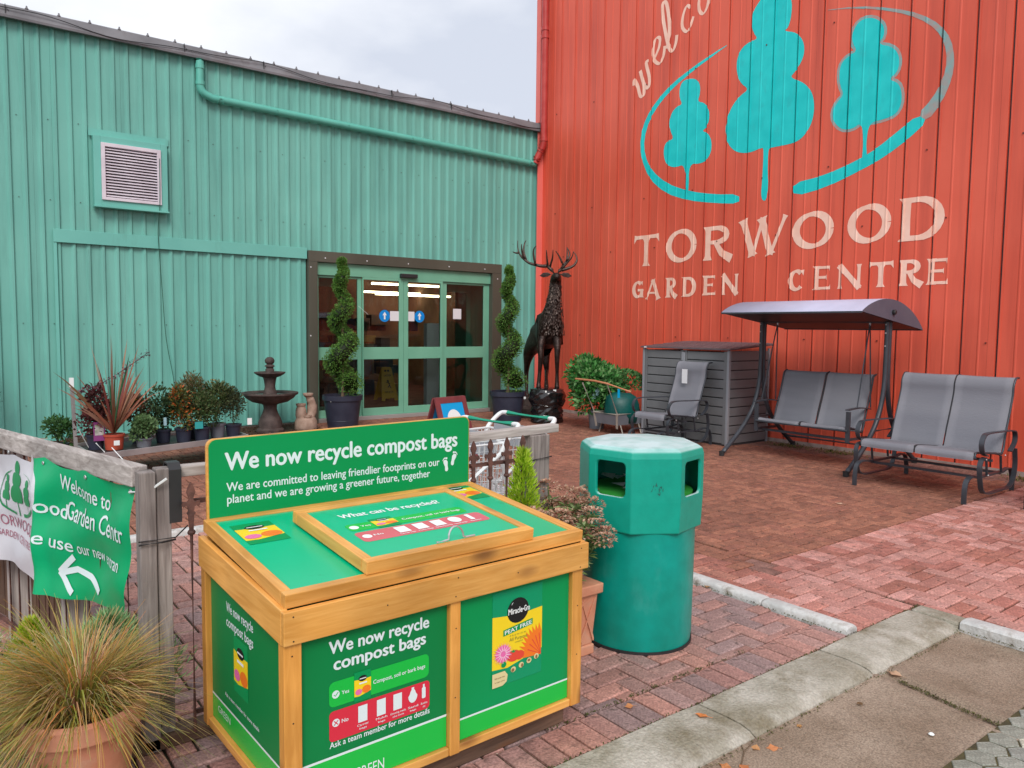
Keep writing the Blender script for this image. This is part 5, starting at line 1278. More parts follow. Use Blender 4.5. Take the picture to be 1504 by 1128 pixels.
# ---- storage box
SB = mat('grey resin cladding', (.15,.155,.165), (.18,.185,.195), scale=3, rough=.55, bump=.15, bscale=80, bstretch=(1,1,.1))
SBL = mat('pale grey resin corner', (.26,.27,.30), (.29,.30,.33), scale=3, rough=.5)
SBD = mat('brown grey resin lid', (.10,.075,.085), (.14,.105,.115), scale=6, rough=.55, bump=.2)
bx = thing('storage_box', 'large grey resin garden store with planked doors and a sloping lid', 'storage box', (-1.04,-4.63,0))
M().box((.03,-.78,.0),(.93,.78,1.29)).build('inner_body', mat('shadowed store interior', (.06,.06,.065), rough=.7), bx)
for y in (-.805,.785-.02): M().box((0,y,0),(.045,y+.04,1.33)).build('corner_post', SBL, bx, bevel=.006)
M().box((.93,-.805,0),(.96,-.775,1.36)).build('corner_post', SBL, bx, bevel=.004)
for (a, b) in ((-.764,-.008),(.008,.762)):
    M().box((.004,a,.02),(.024,a+.05,1.32)).build('door_stile', SB, bx, bevel=.003); M().box((.004,b-.05,.02),(.024,b,1.32)).build('door_stile', SB, bx, bevel=.003)
    for k in range(10):
        z0 = .03+k*.129; M().box((.010,a+.052,z0),(.022 if k % 2 else .024,b-.052,z0+.115)).build('plank', SB, bx, bevel=.006)
M().box((-.012,-.03,1.12),(.003,.03,1.29)).build('hasp', SBL, bx, bevel=.004)
for k in range(10):
    z0 = .03+k*.129; M().box((.05,-.80,z0),(.925,-.786,z0+.116+(.0 if k < 9 else .02))).build('plank', SB, bx, bevel=.006)
    M().box((.05,.786,z0),(.925,.80,z0+.116)).build('plank', SB, bx, bevel=.006)
ld = M(); ld.prism([(-.03,1.335),(-.03,1.355),(.97,1.435),(.97,1.40)], lambda u,v,d: V((u,d,v)), -.83, .83); ld = ld.build('lid', SBD, bx, bevel=.004)
for j in range(8):
    for i in range(14):
        x0 = -.02+j*.122; y0 = -.82+i*.117+(.03 if j % 2 else 0)
        if y0+.11 > .825: continue
        z0 = 1.357+(x0+.03)*.08; M().bar((x0,y0+.055,z0+.001),(x0+.112,y0+.055,z0+.010),.105,.006).build('tile_ridge', SBD, ld)
M().box((-.034,.70,1.337),(-.031,.75,1.357)).build('white_label', WHITE_PAPER, bx)
# ================================================================ PLANTS AND POTS
SOIL = mat('potting soil', (.06,.03,.02), (.13,.07,.04), scale=30, rough=.95, bump=.8, bscale=90)
BLACKPOT = mat('navy black plastic pot', (.022,.025,.045), (.035,.04,.065), scale=5, rough=.45)
GREYPOT = mat('grey plastic pot', (.16,.17,.20), (.19,.20,.23), scale=5, rough=.45)
TERRA = mat('terracotta', (.56,.21,.12), (.68,.32,.20), scale=6, rough=.8, bump=.2, bscale=60, dirt=((.55,.38,.28), 8, (1,1,1), .55, .85))
TERRAP = mat('red plastic pot', (.42,.07,.04), (.48,.09,.05), rough=.4)
LABELG = mat('teal plant label', (.03,.35,.35), rough=.5); LABELP = mat('purple plant label', (.25,.05,.20), rough=.5); LABELB = mat('pale blue plant label', (.35,.55,.62), rough=.5)
BARK = mat('plant stem bark', (.12,.08,.05), (.20,.14,.09), scale=20, rough=.9)
def pot(parent, mt, r0, r1, h, z=0, n=24, x=0, y=0, soil=True, ribs=False):
    rim = .012+.03*r1
    M().lathe([(r0,0),(lerp(r0,r1,.84),h*.84),(r1+rim*.5,h*.85),(r1+rim*.6,h),(r1-.01,h),(r1-.02,h*.90)], n, (x,y,z)).build('pot', mt, parent, auto=40)
    if soil: M().lathe([(r1-.012,h*.88),(r1*.5,h*.93),(.001,h*.94)], n, (x,y,z)).build('soil', SOIL, parent)
def rdir(rng, up=.0):
    v = V((rng.gauss(0,1), rng.gauss(0,1), rng.gauss(0,1)+up)); return v.normalized()
def mixc3(a, b, t): return tuple(lerp(a[i], b[i], t) for i in range(3))
def spiral_tree(name, label, loc, seed, turn=0.0, top=2.66, flip=1):
    t = thing(name, label, 'topiary tree', loc, 0, 'spiral topiary trees beside the entrance'); g = random.Random(seed)
    pot(t, BLACKPOT, .235, .305, .52, ribs=True)
    for z in (.12,.24,.36): M().lathe([(lerp(.235,.30,z/.52*.84)+.004,-.006),(lerp(.235,.30,z/.52*.84)+.007,0),(lerp(.235,.30,z/.52*.84)+.004,.006)], 24, (0,0,z)).build('pot_ring', BLACKPOT, t)
    M().tube([(0,0,.45),(.01,0,1.2),(0,.01,2.0),(0,0,top-.1)], [.03,.024,.016,.006], 8).build('trunk', BARK, t)
    m = M(); core = M(); N_ = 9000
    rt_ = V((_r0.x,_r0.y,0)); bk_ = V((_fh.x,_fh.y,0))
    def centre(s):
        z = lerp(.66, top-.08, 1-(1-s)**1.30); a = R(-20)+turn-R(1180)*(1-s)**1.0*1.0
        a = R(5)+turn+R(360*3.55)*s*flip
        rc = lerp(.125, .0, s**1.3)
        return rt_*math.cos(a)*rc+bk_*math.sin(a)*rc+Z*z, lerp(.200,.055,s**.80)*(1+.12*math.cos(a+math.pi/2))
    for k in range(160):
        s_ = k/159; c, r_ = centre(s_); 
    pts = [centre(k/60) for k in range(61)]
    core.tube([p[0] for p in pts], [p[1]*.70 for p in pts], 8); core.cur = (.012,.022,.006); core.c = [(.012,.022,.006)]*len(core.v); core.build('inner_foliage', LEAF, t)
    for k in range(N_):
        s_ = g.random()**1.25; c, r_ = centre(s_); d = rdir(g); d.z *= .85
        rr_ = r_*g.uniform(.82,1.12)*(1+.10*noise.noise(c*7+d*2)); p = c+d*rr_
        sh = .5+.5*noise.noise(p*9+V((seed,0,0)))
        base = mixc3((.02,.07,.012), (.17,.38,.06), max(0,min(1,.15+.75*sh)))
        if g.random() < .04: base = (.14,.13,.04)
        if g.random() < .12: base = mixc3(base, (.20,.36,.08), .7)
        m.cur = base; m.leaf(p, (d+rdir(g)*.7+Z*.3), d, g.uniform(.026,.046), g.uniform(.014,.022))
    m.build('foliage', LEAF, t); return t
s1 = spiral_tree('spiral_topiary', 'clipped green spiral topiary in a black tub left of the glass doors by the fountain', (-4.60,-.72,0), 1, top=2.72)
M().bar((.20,-.17,1.93),(.33,-.24,1.80),.05,.003).build('plant_tag', WHITE, s1)
M().box((-.27,-.155,.43),(-.262,-.13,.47)).build('price_sticker', WHITE, s1)
s2 = spiral_tree('spiral_topiary', 'clipped green spiral topiary in a black tub between the doors and the stag statue', (-1.83,-1.42,0), 2, turn=R(-15), top=2.72)
M().box((.10,-.33,.40),(.14,-.325,.44)).build('price_sticker', WHITE, s2)

# ---- fountain
FST = mat('dark cast stone', (.045,.032,.03), (.10,.072,.065), scale=9, rough=.7, bump=.4, bscale=60)
ft = thing('tiered_fountain', 'dark two tier cast stone fountain with a ball finial by the green wall', 'fountain', (-5.77,-.72,0))
M().lathe([(.20,0),(.20,.05),(.17,.08),(.175,.16),(.16,.20),(.115,.30),(.095,.36),(.10,.42),(.15,.45)], 28).build('pedestal', FST, ft, auto=40)
M().lathe([(.14,.44),(.26,.47),(.35,.53),(.375,.565),(.41,.585),(.41,.61),(.375,.612),(.34,.58),(.2,.545),(.05,.54)], 36).build('lower_bowl', FST, ft, auto=40)
M().lathe([(.33,.585),(.001,.586)], 30).build('water', mat('dark fountain water', (.03,.035,.035), rough=.05), ft)
M().lathe([(.10,.53),(.10,.60),(.085,.64),(.075,.70),(.085,.78),(.10,.84)], 20).build('stem', FST, ft, auto=40)
M().lathe([(.09,.83),(.15,.85),(.20,.88),(.225,.90),(.225,.915),(.20,.915),(.15,.89),(.03,.88)], 30).build('upper_bowl', FST, ft, auto=40)
M().lathe([(.06,.88),(.065,.95),(.05,.97),(.055,.99),(.075,1.0),(.06,1.02),(.04,1.03),(.062,1.05),(.072,1.08),(.062,1.11),(.035,1.135),(.001,1.14)], 18).build('finial', FST, ft, auto=50)
# ---- small stone water feature
US = mat('buff carved stone', (.30,.20,.15), (.46,.33,.26), scale=10, rough=.8, bump=.5, bscale=50)
ur = thing('jug_water_feature', 'small buff stone water feature of two pouring jugs beside the dark fountain', 'water feature', (-5.22,-.74,0))
M().lathe([(.14,0),(.16,.03),(.155,.14),(.135,.19),(.10,.20)], 20, sx=1.1).build('base', US, ur, auto=40)
M().lathe([(.07,.18),(.085,.24),(.08,.32),(.06,.37),(.075,.39),(.075,.415),(.04,.415)], 16, (-.07,.02,0)).build('jug', US, ur, auto=40)
M().tube(bez([(.07,.03,.18),(.11,.03,.28),(.11,.03,.40),(.07,.03,.50),(.04,.02,.54)],4), [.07]*4+[.075]*4+[.062]*4+[.05]*4+[.05], 12).build('jug', US, ur, auto=50)
M().lathe([(.05,.52),(.075,.54),(.08,.57),(.05,.575)], 16, (.045,.02,0)).build('jug_rim', US, ur, auto=40)
M().lathe([(.03,.19),(.055,.21),(.06,.24),(.03,.235)], 14, (.0,-.07,0)).build('small_bowl', US, ur, auto=40)

# ---- shelf bench with potted plants
SHM = mat('galvanised grey shelf', (.30,.29,.29), (.40,.38,.38), scale=4, rough=.5, metal=.3)
sh = thing('plant_bench', 'low galvanised display bench with a tall white tipped corner upright carrying small pots', 'plant bench', (-8.56,-3.40,0))
bx0 = V((-8.585,-3.45,0)); ux = V((1,.34,0)).normalized(); uy = V((-.05,1,0)).normalized(); L_, W2 = 1.83, .88
def SP_(a, b, z): return V((-8.545,-3.45,z))+ux*a+uy*b-V((-8.56,-3.40,0))
m = M(); m.add([SP_(0,0,.27),SP_(L_,0,.27),SP_(L_,W2,.27),SP_(0,W2,.27)],[(0,1,2,3)]); m.build('tray', mat('black tray', (.03,.025,.025), (.06,.05,.05), scale=10, rough=.6), sh)
for a, b in ((SP_(0,0,.27),SP_(L_,0,.27)),(SP_(L_,0,.27),SP_(L_,W2,.27)),(SP_(0,W2,.27),SP_(L_,W2,.27)),(SP_(0,0,.27),SP_(0,W2,.27))):
    M().bar(a, b, .018, .065).build('edge_rail', SHM, sh, bevel=.003)
for a, b in ((.3,.08),(L_-.15,.08),(.3,W2-.1),(L_-.15,W2-.1)): M().bar(SP_(a,b,0), SP_(a,b,.25), .04, .04).build('leg', SHM, sh)
M().bar(SP_(-.02,W2*.80,.20), SP_(-.05,W2*.80,1.02), .035, .035).build('upright', SHM, sh)
M().bar(SP_(-.05,W2*.80,.93), SP_(-.05,W2*.80,1.03), .040, .040).build('upright_cap', WHITE, sh)
def bush(name, label, loc, r, h, cols, pr, ph, potm, n=900, ls=.03, seed=0, flowers=None, grp='potted plants on the low bench', cat='potted plant', lw=.5, ztop=None, tag_=None):
    t = thing(name, label, cat, loc, 0, grp); g = random.Random(seed+50)
    pot(t, potm, pr*.8, pr, ph, n=16)
    m = M()
    for k in range(6):
        a = g.uniform(0,6.28); m.cur = (.07,.05,.03); m.tube([(0,0,ph*.9),(math.cos(a)*r*.3,math.sin(a)*r*.3,ph+h*.4),(math.cos(a)*r*.7,math.sin(a)*r*.7,ph+h*.8)], [.004,.003,.002], 4)
    lob = [(rdir(g, .6)*r*g.uniform(.35,.85)) for _ in range(8)]
    for k in range(int(n*1.5)):
        lb = g.choice(lob); d = rdir(g, .35); rr_ = g.uniform(.35,1)**.6
        p = V((lb.x*.8+d.x*r*.62*rr_, lb.y*.8+d.y*r*.62*rr_, ph+h*.48+lb.z*h/r*.55+d.z*h*.42*rr_))
        if p.z < ph*.9: p.z = ph*.9+g.random()*.03
        q = .5+.5*noise.noise(p*14+V((seed,0,0))); m.cur = mixc3(g.choice(cols), (.015,.025,.01), max(0,.55-q)*1.1)
        m.leaf(p, d+rdir(g)*.6+Z*.2, d, ls*1.45*g.uniform(.7,1.3), ls*lw*1.5)
    m.build('foliage', LEAF, t)
    if flowers:
        c, nf, fs, zf = flowers
        for k in range(nf):
            a = g.uniform(0,6.28); p = V((math.cos(a)*r*g.uniform(.1,.9), math.sin(a)*r*g.uniform(.1,.9), ph+h*zf*g.uniform(.85,1.1))); f = M(); f.cur = (.05,.08,.02); f.tube([(p.x*.4,p.y*.4,ph), p], .002, 4)
            f.cur = c
            for j in range(9): d = V((math.cos(j*.7), math.sin(j*.7), .15)); f.leaf(p, d, Z, fs, fs*.45)
            f.cur = (.04,.02,.01); f.lathe([(fs*.25,0),(fs*.2,.008),(.001,.012)], 6, p); f.build('flower', LEAF, t)
    if tag_:
        mt, dx, dz, w_, h_ = tag_; lb_ = M().box((dx-w_/2,-pr*1.25,dz),(dx+w_/2,-pr*1.25+.003,dz+h_)).build('plant_label', mt, t)
        if h_ > .15: M().box((dx-w_*.38,-pr*1.25-.002,dz+h_*.3),(dx+w_*.38,-pr*1.25-.001,dz+h_*.85)).build('label_picture', mat('plant picture', (.55,.50,.52), (.20,.30,.14), scale=16, rough=.5), lb_)
    return t
TZ = .275
PB = lambda x, y: (x, y, TZ)
# cordyline
cd = thing('potted_cordyline', 'bronze red cordyline with sword leaves in a terracotta coloured pot on the bench', 'potted plant', PB(-8.28,-3.02), 0, 'potted plants on the low bench')
pot(cd, TERRAP, .085,.10,.165, n=18)
g = random.Random(31); m = M()
for k in range(58):
    a = g.uniform(0, 6.28); e = g.uniform(.05,.85); ln = g.uniform(.60,1.14)*(1-.2*e); d = V((math.cos(a)*math.sin(e), math.sin(a)*math.sin(e), math.cos(e)))
    m.cur = g.choice([(.34,.12,.07),(.44,.19,.12),(.27,.08,.07),(.42,.24,.17),(.52,.30,.20),(.20,.12,.06)]) if k > 9 else g.choice([(.02,.10,.04),(.04,.13,.05)])
    if k <= 9: e *= .5; ln *= .9; d = V((math.cos(a)*math.sin(e)+.12, math.sin(a)*math.sin(e), math.cos(e)))
    m.blade([V((0,0,.17))+d*ln*t-Z*(t**3)*ln*.22*e for t in (0,.2,.4,.6,.8,1)], g.uniform(.026,.044), V((-math.sin(a+1.2),math.cos(a+1.2),.2)).normalized())
m.build('foliage', LEAF, cd)
M().box((-.03,-.158,.06),(.025,-.154,.11)).build('price_sticker', WHITE, cd)
m = M()      # drooping flower spray above it
cur_ = bez([(-.30,.05,.62),(-.1,.05,.70),(.15,.05,.86),(.36,.05,1.02)],6); m.cur = (.06,.03,.04); m.tube(cur_, .003, 4)
for p in cur_:
    for _ in range(9): m.cur = g.choice([(.20,.09,.14),(.32,.16,.20),(.12,.06,.09)]); m.leaf(p+rdir(g)*.02, rdir(g), Z, .035, .016)
m.build('flower_spray', LEAF, cd)
bush('potted_heuchera', 'red purple leaved shrub with a large purple picture label at the bench corner', PB(-8.44,-2.92), .16,.42, [(.12,.03,.035),(.18,.05,.05),(.08,.03,.03)], .09,.16, BLACKPOT, 700, .035, 1, tag_=(LABELP,.02,.10,.11,.20))
bush('potted_oregano', 'low bright green rounded herb in a small grey pot at the front of the bench', PB(-7.99,-3.02), .15,.19, [(.13,.24,.09),(.18,.30,.13),(.10,.19,.07)], .085,.10, GREYPOT, 1100, .026, 2, lw=.8)
bush('potted_coneflower', 'dark leaved plant with a yellow flower behind the bright green herb', PB(-7.98,-2.70), .17,.36, [(.06,.09,.03),(.16,.06,.03),(.09,.06,.03)], .08,.14, BLACKPOT, 420, .035, 3, flowers=((.75,.52,.03),2,.035,.9))
bush('potted_rudbeckia', 'green shrub with a hanging pale label in the middle of the bench', PB(-7.74,-2.78), .18,.38, [(.04,.08,.03),(.06,.11,.04),(.03,.06,.02)], .085,.15, BLACKPOT, 800, .03, 4, tag_=(LABELB,.0,.20,.03,.09))
bush('potted_crocosmia', 'orange flowering plant with yellow green leaves in a dark pot on the bench', PB(-7.54,-2.86), .14,.40, [(.09,.12,.03),(.22,.20,.04),(.50,.13,.03),(.06,.09,.03)], .09,.16, BLACKPOT, 800, .03, 5, flowers=((.70,.17,.03),7,.03,.95))
bush('potted_nandina', 'tall feathery bronze green shrub behind the orange flowers', PB(-7.36,-2.60), .22,.50, [(.17,.13,.06),(.10,.12,.04),(.24,.16,.08),(.07,.10,.03)], .10,.17, BLACKPOT, 1500, .026, 6, lw=.35)
bush('potted_pieris', 'green bush with a teal label in a dark pot at the front of the bench', PB(-7.34,-2.86), .17,.34, [(.05,.10,.03),(.07,.13,.04),(.11,.13,.05)], .09,.16, BLACKPOT, 900, .028, 7, tag_=(LABELG,-.06,.15,.09,.08))
bush('potted_black_eyed_susan', 'tall green plant with yellow daisies near the right end of the bench', PB(-7.12,-2.70), .19,.40, [(.06,.10,.03),(.09,.13,.04),(.13,.15,.06)], .09,.17, GREYPOT, 1000, .026, 8, flowers=((.78,.50,.03),3,.035,1.28))
bush('potted_hebe', 'dark olive hebe with a white tag at the right end of the bench', PB(-6.94,-2.72), .17,.34, [(.06,.085,.04),(.09,.11,.05),(.04,.06,.03)], .09,.15, BLACKPOT, 900, .024, 9, tag_=(WHITE,.16,.14,.055,.08))
bush('floor_hebe', 'small green leaved plant on the ground behind the bench upright', (-8.72,-2.45,.0), .16,.25, [(.04,.12,.03),(.06,.16,.04)], .09,.30, BLACKPOT, 500, .03, 10, grp=None)
for i, (x, z) in enumerate(((-8.0,.04),(-7.72,.05),(-7.50,.06),(-7.33,.05),(-7.10,.05))):
    M().box((x-.03,-3.12+.2*(x+8),TZ+z),(x+.03,-3.117+.2*(x+8),TZ+z+.045))
# ---- dark evergreen at the far left edge
dv = thing('evergreen_shrub', 'dark pointed evergreen shrub cut off by the left edge against the green wall', 'shrub', (-9.55,-.60,0)); g = random.Random(77)
pot(dv, BLACKPOT, .16,.2,.35); m = M()
M().tube([(0,0,.3),(0,0,1.5)], [.02,.006], 6).build('trunk', BARK, dv)
for k in range(60):
    a = g.uniform(0,6.28); z0 = g.uniform(.4,1.35); ln = (1.55-z0)*.42+.06; d = V((math.cos(a), math.sin(a), .55)).normalized(); b = V((0,0,z0))
    for j in range(30):
        t = g.random(); m.cur = g.choice([(.01,.03,.012),(.018,.05,.02),(.012,.035,.01)]); m.leaf(b+d*ln*t+rdir(g)*.03, d+rdir(g)*.5, Z, .05, .018)
m.build('foliage', LEAF, dv)

# ---- foreground grass in a terracotta pot
gp = thing('grass_pot', 'big arching tuft of straw coloured sedge in a terracotta pot in the front left corner', 'potted plant', (-9.46,-9.27,0))
M().lathe([(.115,0),(.155,.30),(.160,.325),(.184,.33),(.188,.385),(.178,.397),(.160,.39),(.15,.33)], 36).build('pot', TERRA, gp, auto=40)
M().lathe([(.152,.35),(.05,.37),(.001,.37)], 20).build('soil', SOIL, gp)
g = random.Random(41); m = M(); c0 = [(.56,.32,.07),(.66,.46,.19),(.46,.36,.07),(.72,.52,.28),(.28,.33,.06),(.66,.30,.06),(.22,.28,.06),(.76,.48,.24),(.62,.36,.10)]
tufts = [(g.uniform(0,6.283), abs(g.gauss(0,.35))+.25, g.choice(c0)) for _ in range(70)]
for k in range(4300):
    ta, te, tcol = g.choice(tufts); a = ta+g.gauss(0,.22); e = max(.05, te*g.uniform(.2,1.9)); ln = g.uniform(.17,.35)*(1.25 if e < .45 else 1.0)*(1.0 if math.cos(a) < .3 else .80)
    front = math.cos(a+math.radians(55)) if False else -(math.cos(a)*_fh.x+math.sin(a)*_fh.y)
    if front > .25 and g.random() < .62*front: continue
    r_ = g.uniform(0,.10); b = V((math.cos(a)*r_, math.sin(a)*r_, .365)); out_ = V((math.cos(a), math.sin(a), 0))
    d = V((math.cos(a)*math.sin(e), math.sin(a)*math.sin(e), math.cos(e))); dr = g.uniform(.35,.95); tw = rdir(g)*.07
    pts = [b+d*ln*t+out_*ln*.30*t*t-Z*dr*ln*(.55+.5*e)*t**2.3+tw*t*t for t in (0,.14,.28,.42,.56,.7,.85,1)]
    q = .5+.5*noise.noise(V((ta*1.5, te*3, 1))); m.cur = tuple(v*g.uniform(.62,1.1) for v in mixc3(mixc3(g.choice(c0), tcol, .5), (.16,.17,.03), max(0,.62-q)))
    m.blade(pts, g.uniform(.0018,.0036) if k % 40 else .007, V((-math.sin(a),math.cos(a),g.uniform(-.4,.4))).normalized())
m.build('grass', LEAF, gp)
# other plants in the front left corner
def feather(name, label, loc, cols, h, r, n, seed, potr=.12, poth=.22, cat='potted plant', cone=True, ls=.03, w=.3):
    t = thing(name, label, cat, loc); g = random.Random(seed); pot(t, TERRA, potr*.8, potr, poth); m = M()
    M().tube([(0,0,poth*.8),(0,0,poth+h*.9)], [.010,.003], 6).build('trunk', BARK, t)
    for k in range(n):
        s_ = g.random()**1.3; z = poth+h*s_; rr_ = r*((1-s_)**.75 if cone else math.sin(math.pi*min(.98,.25+s_*.75)))*g.uniform(.5,1.05)*(1+(.55 if ls > .04 else .25)*noise.noise(V((s_*14,k*.01,seed)))); a = g.uniform(0,6.28)
        p = V((math.cos(a)*rr_, math.sin(a)*rr_, z)); d = V((math.cos(a), math.sin(a), 1.1))
        q = .5+.5*noise.noise(p*22); m.cur = mixc3(g.choice(cols), (.05,.08,.01), max(0,.5-q)); m.leaf(p, d+rdir(g)*.55, V((math.cos(a),math.sin(a),0)), ls*g.uniform(.6,1.3), ls*w)
    m.build('foliage', LEAF, t); return t
feather('golden_conifer', 'bright yellow green dwarf conifer half hidden by the bottom corner of the banner', (-9.54,-8.66,0), [(.44,.54,.03),(.54,.60,.05),(.32,.44,.03)], .24,.13, 1800, 5, poth=.24)
feather('feathery_shrub', 'soft grey green feathery shrub behind the straw coloured sedge', (-9.30,-8.86+.05,0), [(.20,.40,.16),(.28,.48,.22),(.38,.50,.24)], .33,.24, 2600, 6, cone=False, poth=.16, ls=.045, w=.10)
feather('heather_plant', 'pale flowering heather at the left edge behind the sedge', (-9.78,-8.75,0), [(.45,.42,.28),(.28,.32,.14),(.55,.50,.36),(.20,.26,.10)], .34,.30, 2600, 7, cone=False, poth=.20, ls=.025, w=.3)
feather('lime_shrub', 'lime green fern like shrub low beside the terracotta pot at the bottom left', (-9.72,-9.25,0), [(.26,.34,.08),(.36,.40,.14),(.44,.38,.18)], .30,.26, 2600, 8, cone=False, poth=.14, ls=.032, w=.2)
# ---- conifer and sedum between display and bin
feather('lime_conifer', 'slim lime green conifer standing in front of the fence post beside the display', (-7.45,-8.99,0), [(.44,.66,.03),(.54,.74,.05),(.30,.52,.02),(.60,.76,.10)], .74,.150, 3600, 9, poth=.24, potr=.10, ls=.042, w=.20)
sq = thing('terracotta_planter', 'square terracotta planter of faded pink sedum squeezed between the display and the bin', 'planter', (-7.37,-9.18,0))
m = M(); 
for z0, z1, a0, a1 in ((0,.05,.130,.130),(.05,.31,.122,.140),(.31,.36,.158,.160)):
    m.add([V((sx*a, sy*a, z)) for z, a in ((z0,a0),(z1,a1)) for sx, sy in ((-1,-1),(1,-1),(1,1),(-1,1))], [(0,1,5,4),(1,2,6,5),(2,3,7,6),(3,0,4,7),(3,2,1,0),(4,5,6,7)])
m.build('planter_body', TERRA, sq, bevel=.006)
for s_ in range(4):
    for k in (-1, 0, 1):
        for d_ in (1,-1):
            a = V((k*.075-.045*d_, -.131, .07)); b = V((k*.075+.045*d_, -.140, .29)); 
            M().bar(Matrix.Rotation(s_*math.pi/2,3,'Z') @ a, Matrix.Rotation(s_*math.pi/2,3,'Z') @ b, .007,.006).build('lattice_rib', TERRA, sq)
g = random.Random(91); m = M(); fl_ = M()
for k in range(46):
    a = g.uniform(0,6.28); r_ = g.uniform(.02,.125); b = V((math.cos(a)*r_*.7, math.sin(a)*r_*.7, .34)); tip = V((math.cos(a)*r_*2.2+.02, math.sin(a)*r_*2.2, g.uniform(.56,.80))); m.cur = (.16,.20,.08)
    pts = bez([b, lerp(b,tip,.5)+V((0,0,.04)), tip],4); m.tube(pts, .004, 5)
    for p in pts[:-2]:
        for _ in range(8): m.cur = g.choice([(.26,.38,.13),(.34,.44,.20),(.18,.28,.10)]); m.leaf(p, V((g.gauss(0,1), g.gauss(0,1), .35)), Z, g.uniform(.05,.085), .024)
    for _ in range(110):
        d = rdir(g,.4); p = tip+V((d.x*.050, d.y*.050, d.z*.024)); fl_.cur = g.choice([(.58,.33,.22),(.66,.43,.31),(.44,.21,.15),(.70,.52,.38),(.34,.15,.11)]); fl_.leaf(p, d, Z, .017, .014)
m.build('foliage', LEAF, sq); fl_.build('flower_heads', LEAF, sq)
# ---- laurel shrub in grey pot
bs = bush('laurel_shrub', 'wide glossy green shrub in a grey pot by the foot of the red wall', (-1.20,-3.00,0), .50,.72, [(.06,.25,.05),(.10,.34,.08),(.03,.15,.03),(.22,.44,.16)], .145,.30, GREYPOT, 2600, .062, 20, grp=None, cat='shrub', lw=.55)
o = M(); g = random.Random(55)
for k in range(900):
    d = rdir(g,.3); p = V((.25,-.35,.72))+V((d.x*.35,d.y*.35,abs(d.z)*.28-.05)); o.cur = mixc3(g.choice([(.05,.20,.045),(.09,.28,.07),(.16,.34,.12)]), (.02,.05,.01), g.random()*.4); o.leaf(p, d+rdir(g)*.5, d, .06, .034)
o.build('foliage', LEAF, bs)
M().box((-.42,-.20,.42),(-.26,-.195,.62)).build('plant_label', LABELB, bs).rotation_euler = (0,.25,0)
M().box((-.07,-.158,.20),(-.02,-.154,.245)).build('price_sticker', WHITE, bs)
# ---- flatbed garden cart
CW = mat('dull zinc tube', (.42,.38,.33), (.50,.46,.41), scale=10, rough=.5, metal=.4)
ct = thing('garden_cart', 'small zinc framed garden cart with a folding orange handled frame and dark green sack', 'cart', (-1.25,-3.58,0))
cc = [(-.32,-.24),(.32,-.24),(.32,.26),(-.32,.26)]
for (a, b), (c, d) in zip(cc, cc[1:]+cc[:1]):
    M().tube([(a,b,.32),(c,d,.32)], .014, 8).build('rim_tube', CW, ct)
    M().add([V((a,b,.31)),V((c,d,.31)),V((c*.9,d*.9,.15)),V((a*.9,b*.9,.15))],[(0,1,2,3)])
    m = M(); m.add([V((a,b,.305)),V((c,d,.305)),V((c*.88,d*.88,.15)),V((a*.88,b*.88,.15))],[(0,1,2,3)]); m.build('side_panel', GREYPOT, ct)
m = M(); m.add([V((x*.88,y*.88,.15)) for x, y in cc],[(0,1,2,3)]); m.build('floor', GREYPOT, ct)
for a, b in cc: M().bar((a,b,.33),(a*.9,b*.9,.10),.035,.01).build('corner_strap', CW, ct)
for x in (-.2,.2): M().tube([(x,-.26,.0),(x,-.2,.16),(x,.2,.16),(x,.26,.0)], .010, 6).build('leg', CW, ct)
M().tube([(-.30,-.24,.30),(-.52,-.22,.80)], .012, 6).build('handle_tube', CW, ct); M().tube([(-.30,.26,.30),(-.50,.34,.78)], .012, 6).build('handle_tube', CW, ct)
M().tube([(-.42,-.62,.70),(-.52,-.22,.80),(-.52,.05,.825),(-.50,.50,.83)], .015, 8).build('handle_bar', mat('orange wood handle', (.50,.19,.09), (.58,.25,.13), scale=8, rough=.5), ct)
M().box((-.475,-.43,.60),(-.455,-.40,.73)).build('blue_tag', mat('bright blue tag', (.0,.40,.75), rough=.4), ct)
SK = mat('dark green sack', (.0,.06,.055), (.0,.09,.08), scale=5, rough=.45, bump=.4, bscale=14)
m = M(); m.lathe([(.24,.17),(.27,.30),(.26,.45),(.22,.56),(.12,.62),(.001,.63)], 22, (.03,0,0), sx=1.15, sy=.95); o = m.build('sack', SK, ct, smooth=True)
for v in o.data.vertices: v.co += V((noise.noise(v.co*6), noise.noise(v.co*6+V((5,0,0))), noise.noise(v.co*6+V((0,9,0)))*.6))*.035
# ---- stag statue
BRZ = mat('dark bronze', (.022,.015,.013), (.06,.038,.032), scale=14, rough=.36, metal=.55, bump=.9, bscale=34)
BRA = mat('bronze antler', (.045,.032,.028), (.10,.07,.058), scale=12, rough=.35, metal=.5, bump=.3, bscale=60)
stg = thing('stag_statue', 'tall dark bronze stag statue with wide antlers standing on a base wrapped in black plastic', 'statue', (-1.376,-1.945,0), math.atan2(_r0.y,_r0.x))
def skin(name, pts, edges, mt, parent, root=0, lv=2):
    me = bpy.data.meshes.new(name); me.from_pydata([p[:3] for p in pts], edges, []); me.materials.append(mt)
    o = bpy.data.objects.new(name, me); COL.objects.link(o); o.parent = parent
    sk = o.modifiers.new('skin','SKIN'); sk.use_smooth_shade = True
    for i, p in enumerate(pts): r_ = p[3]; me.skin_vertices[0].data[i].radius = (r_, p[4] if len(p) > 4 else r_)
    me.skin_vertices[0].data[root].use_root = True
    ss = o.modifiers.new('sub','SUBSURF'); ss.levels = lv; ss.render_levels = lv; return o
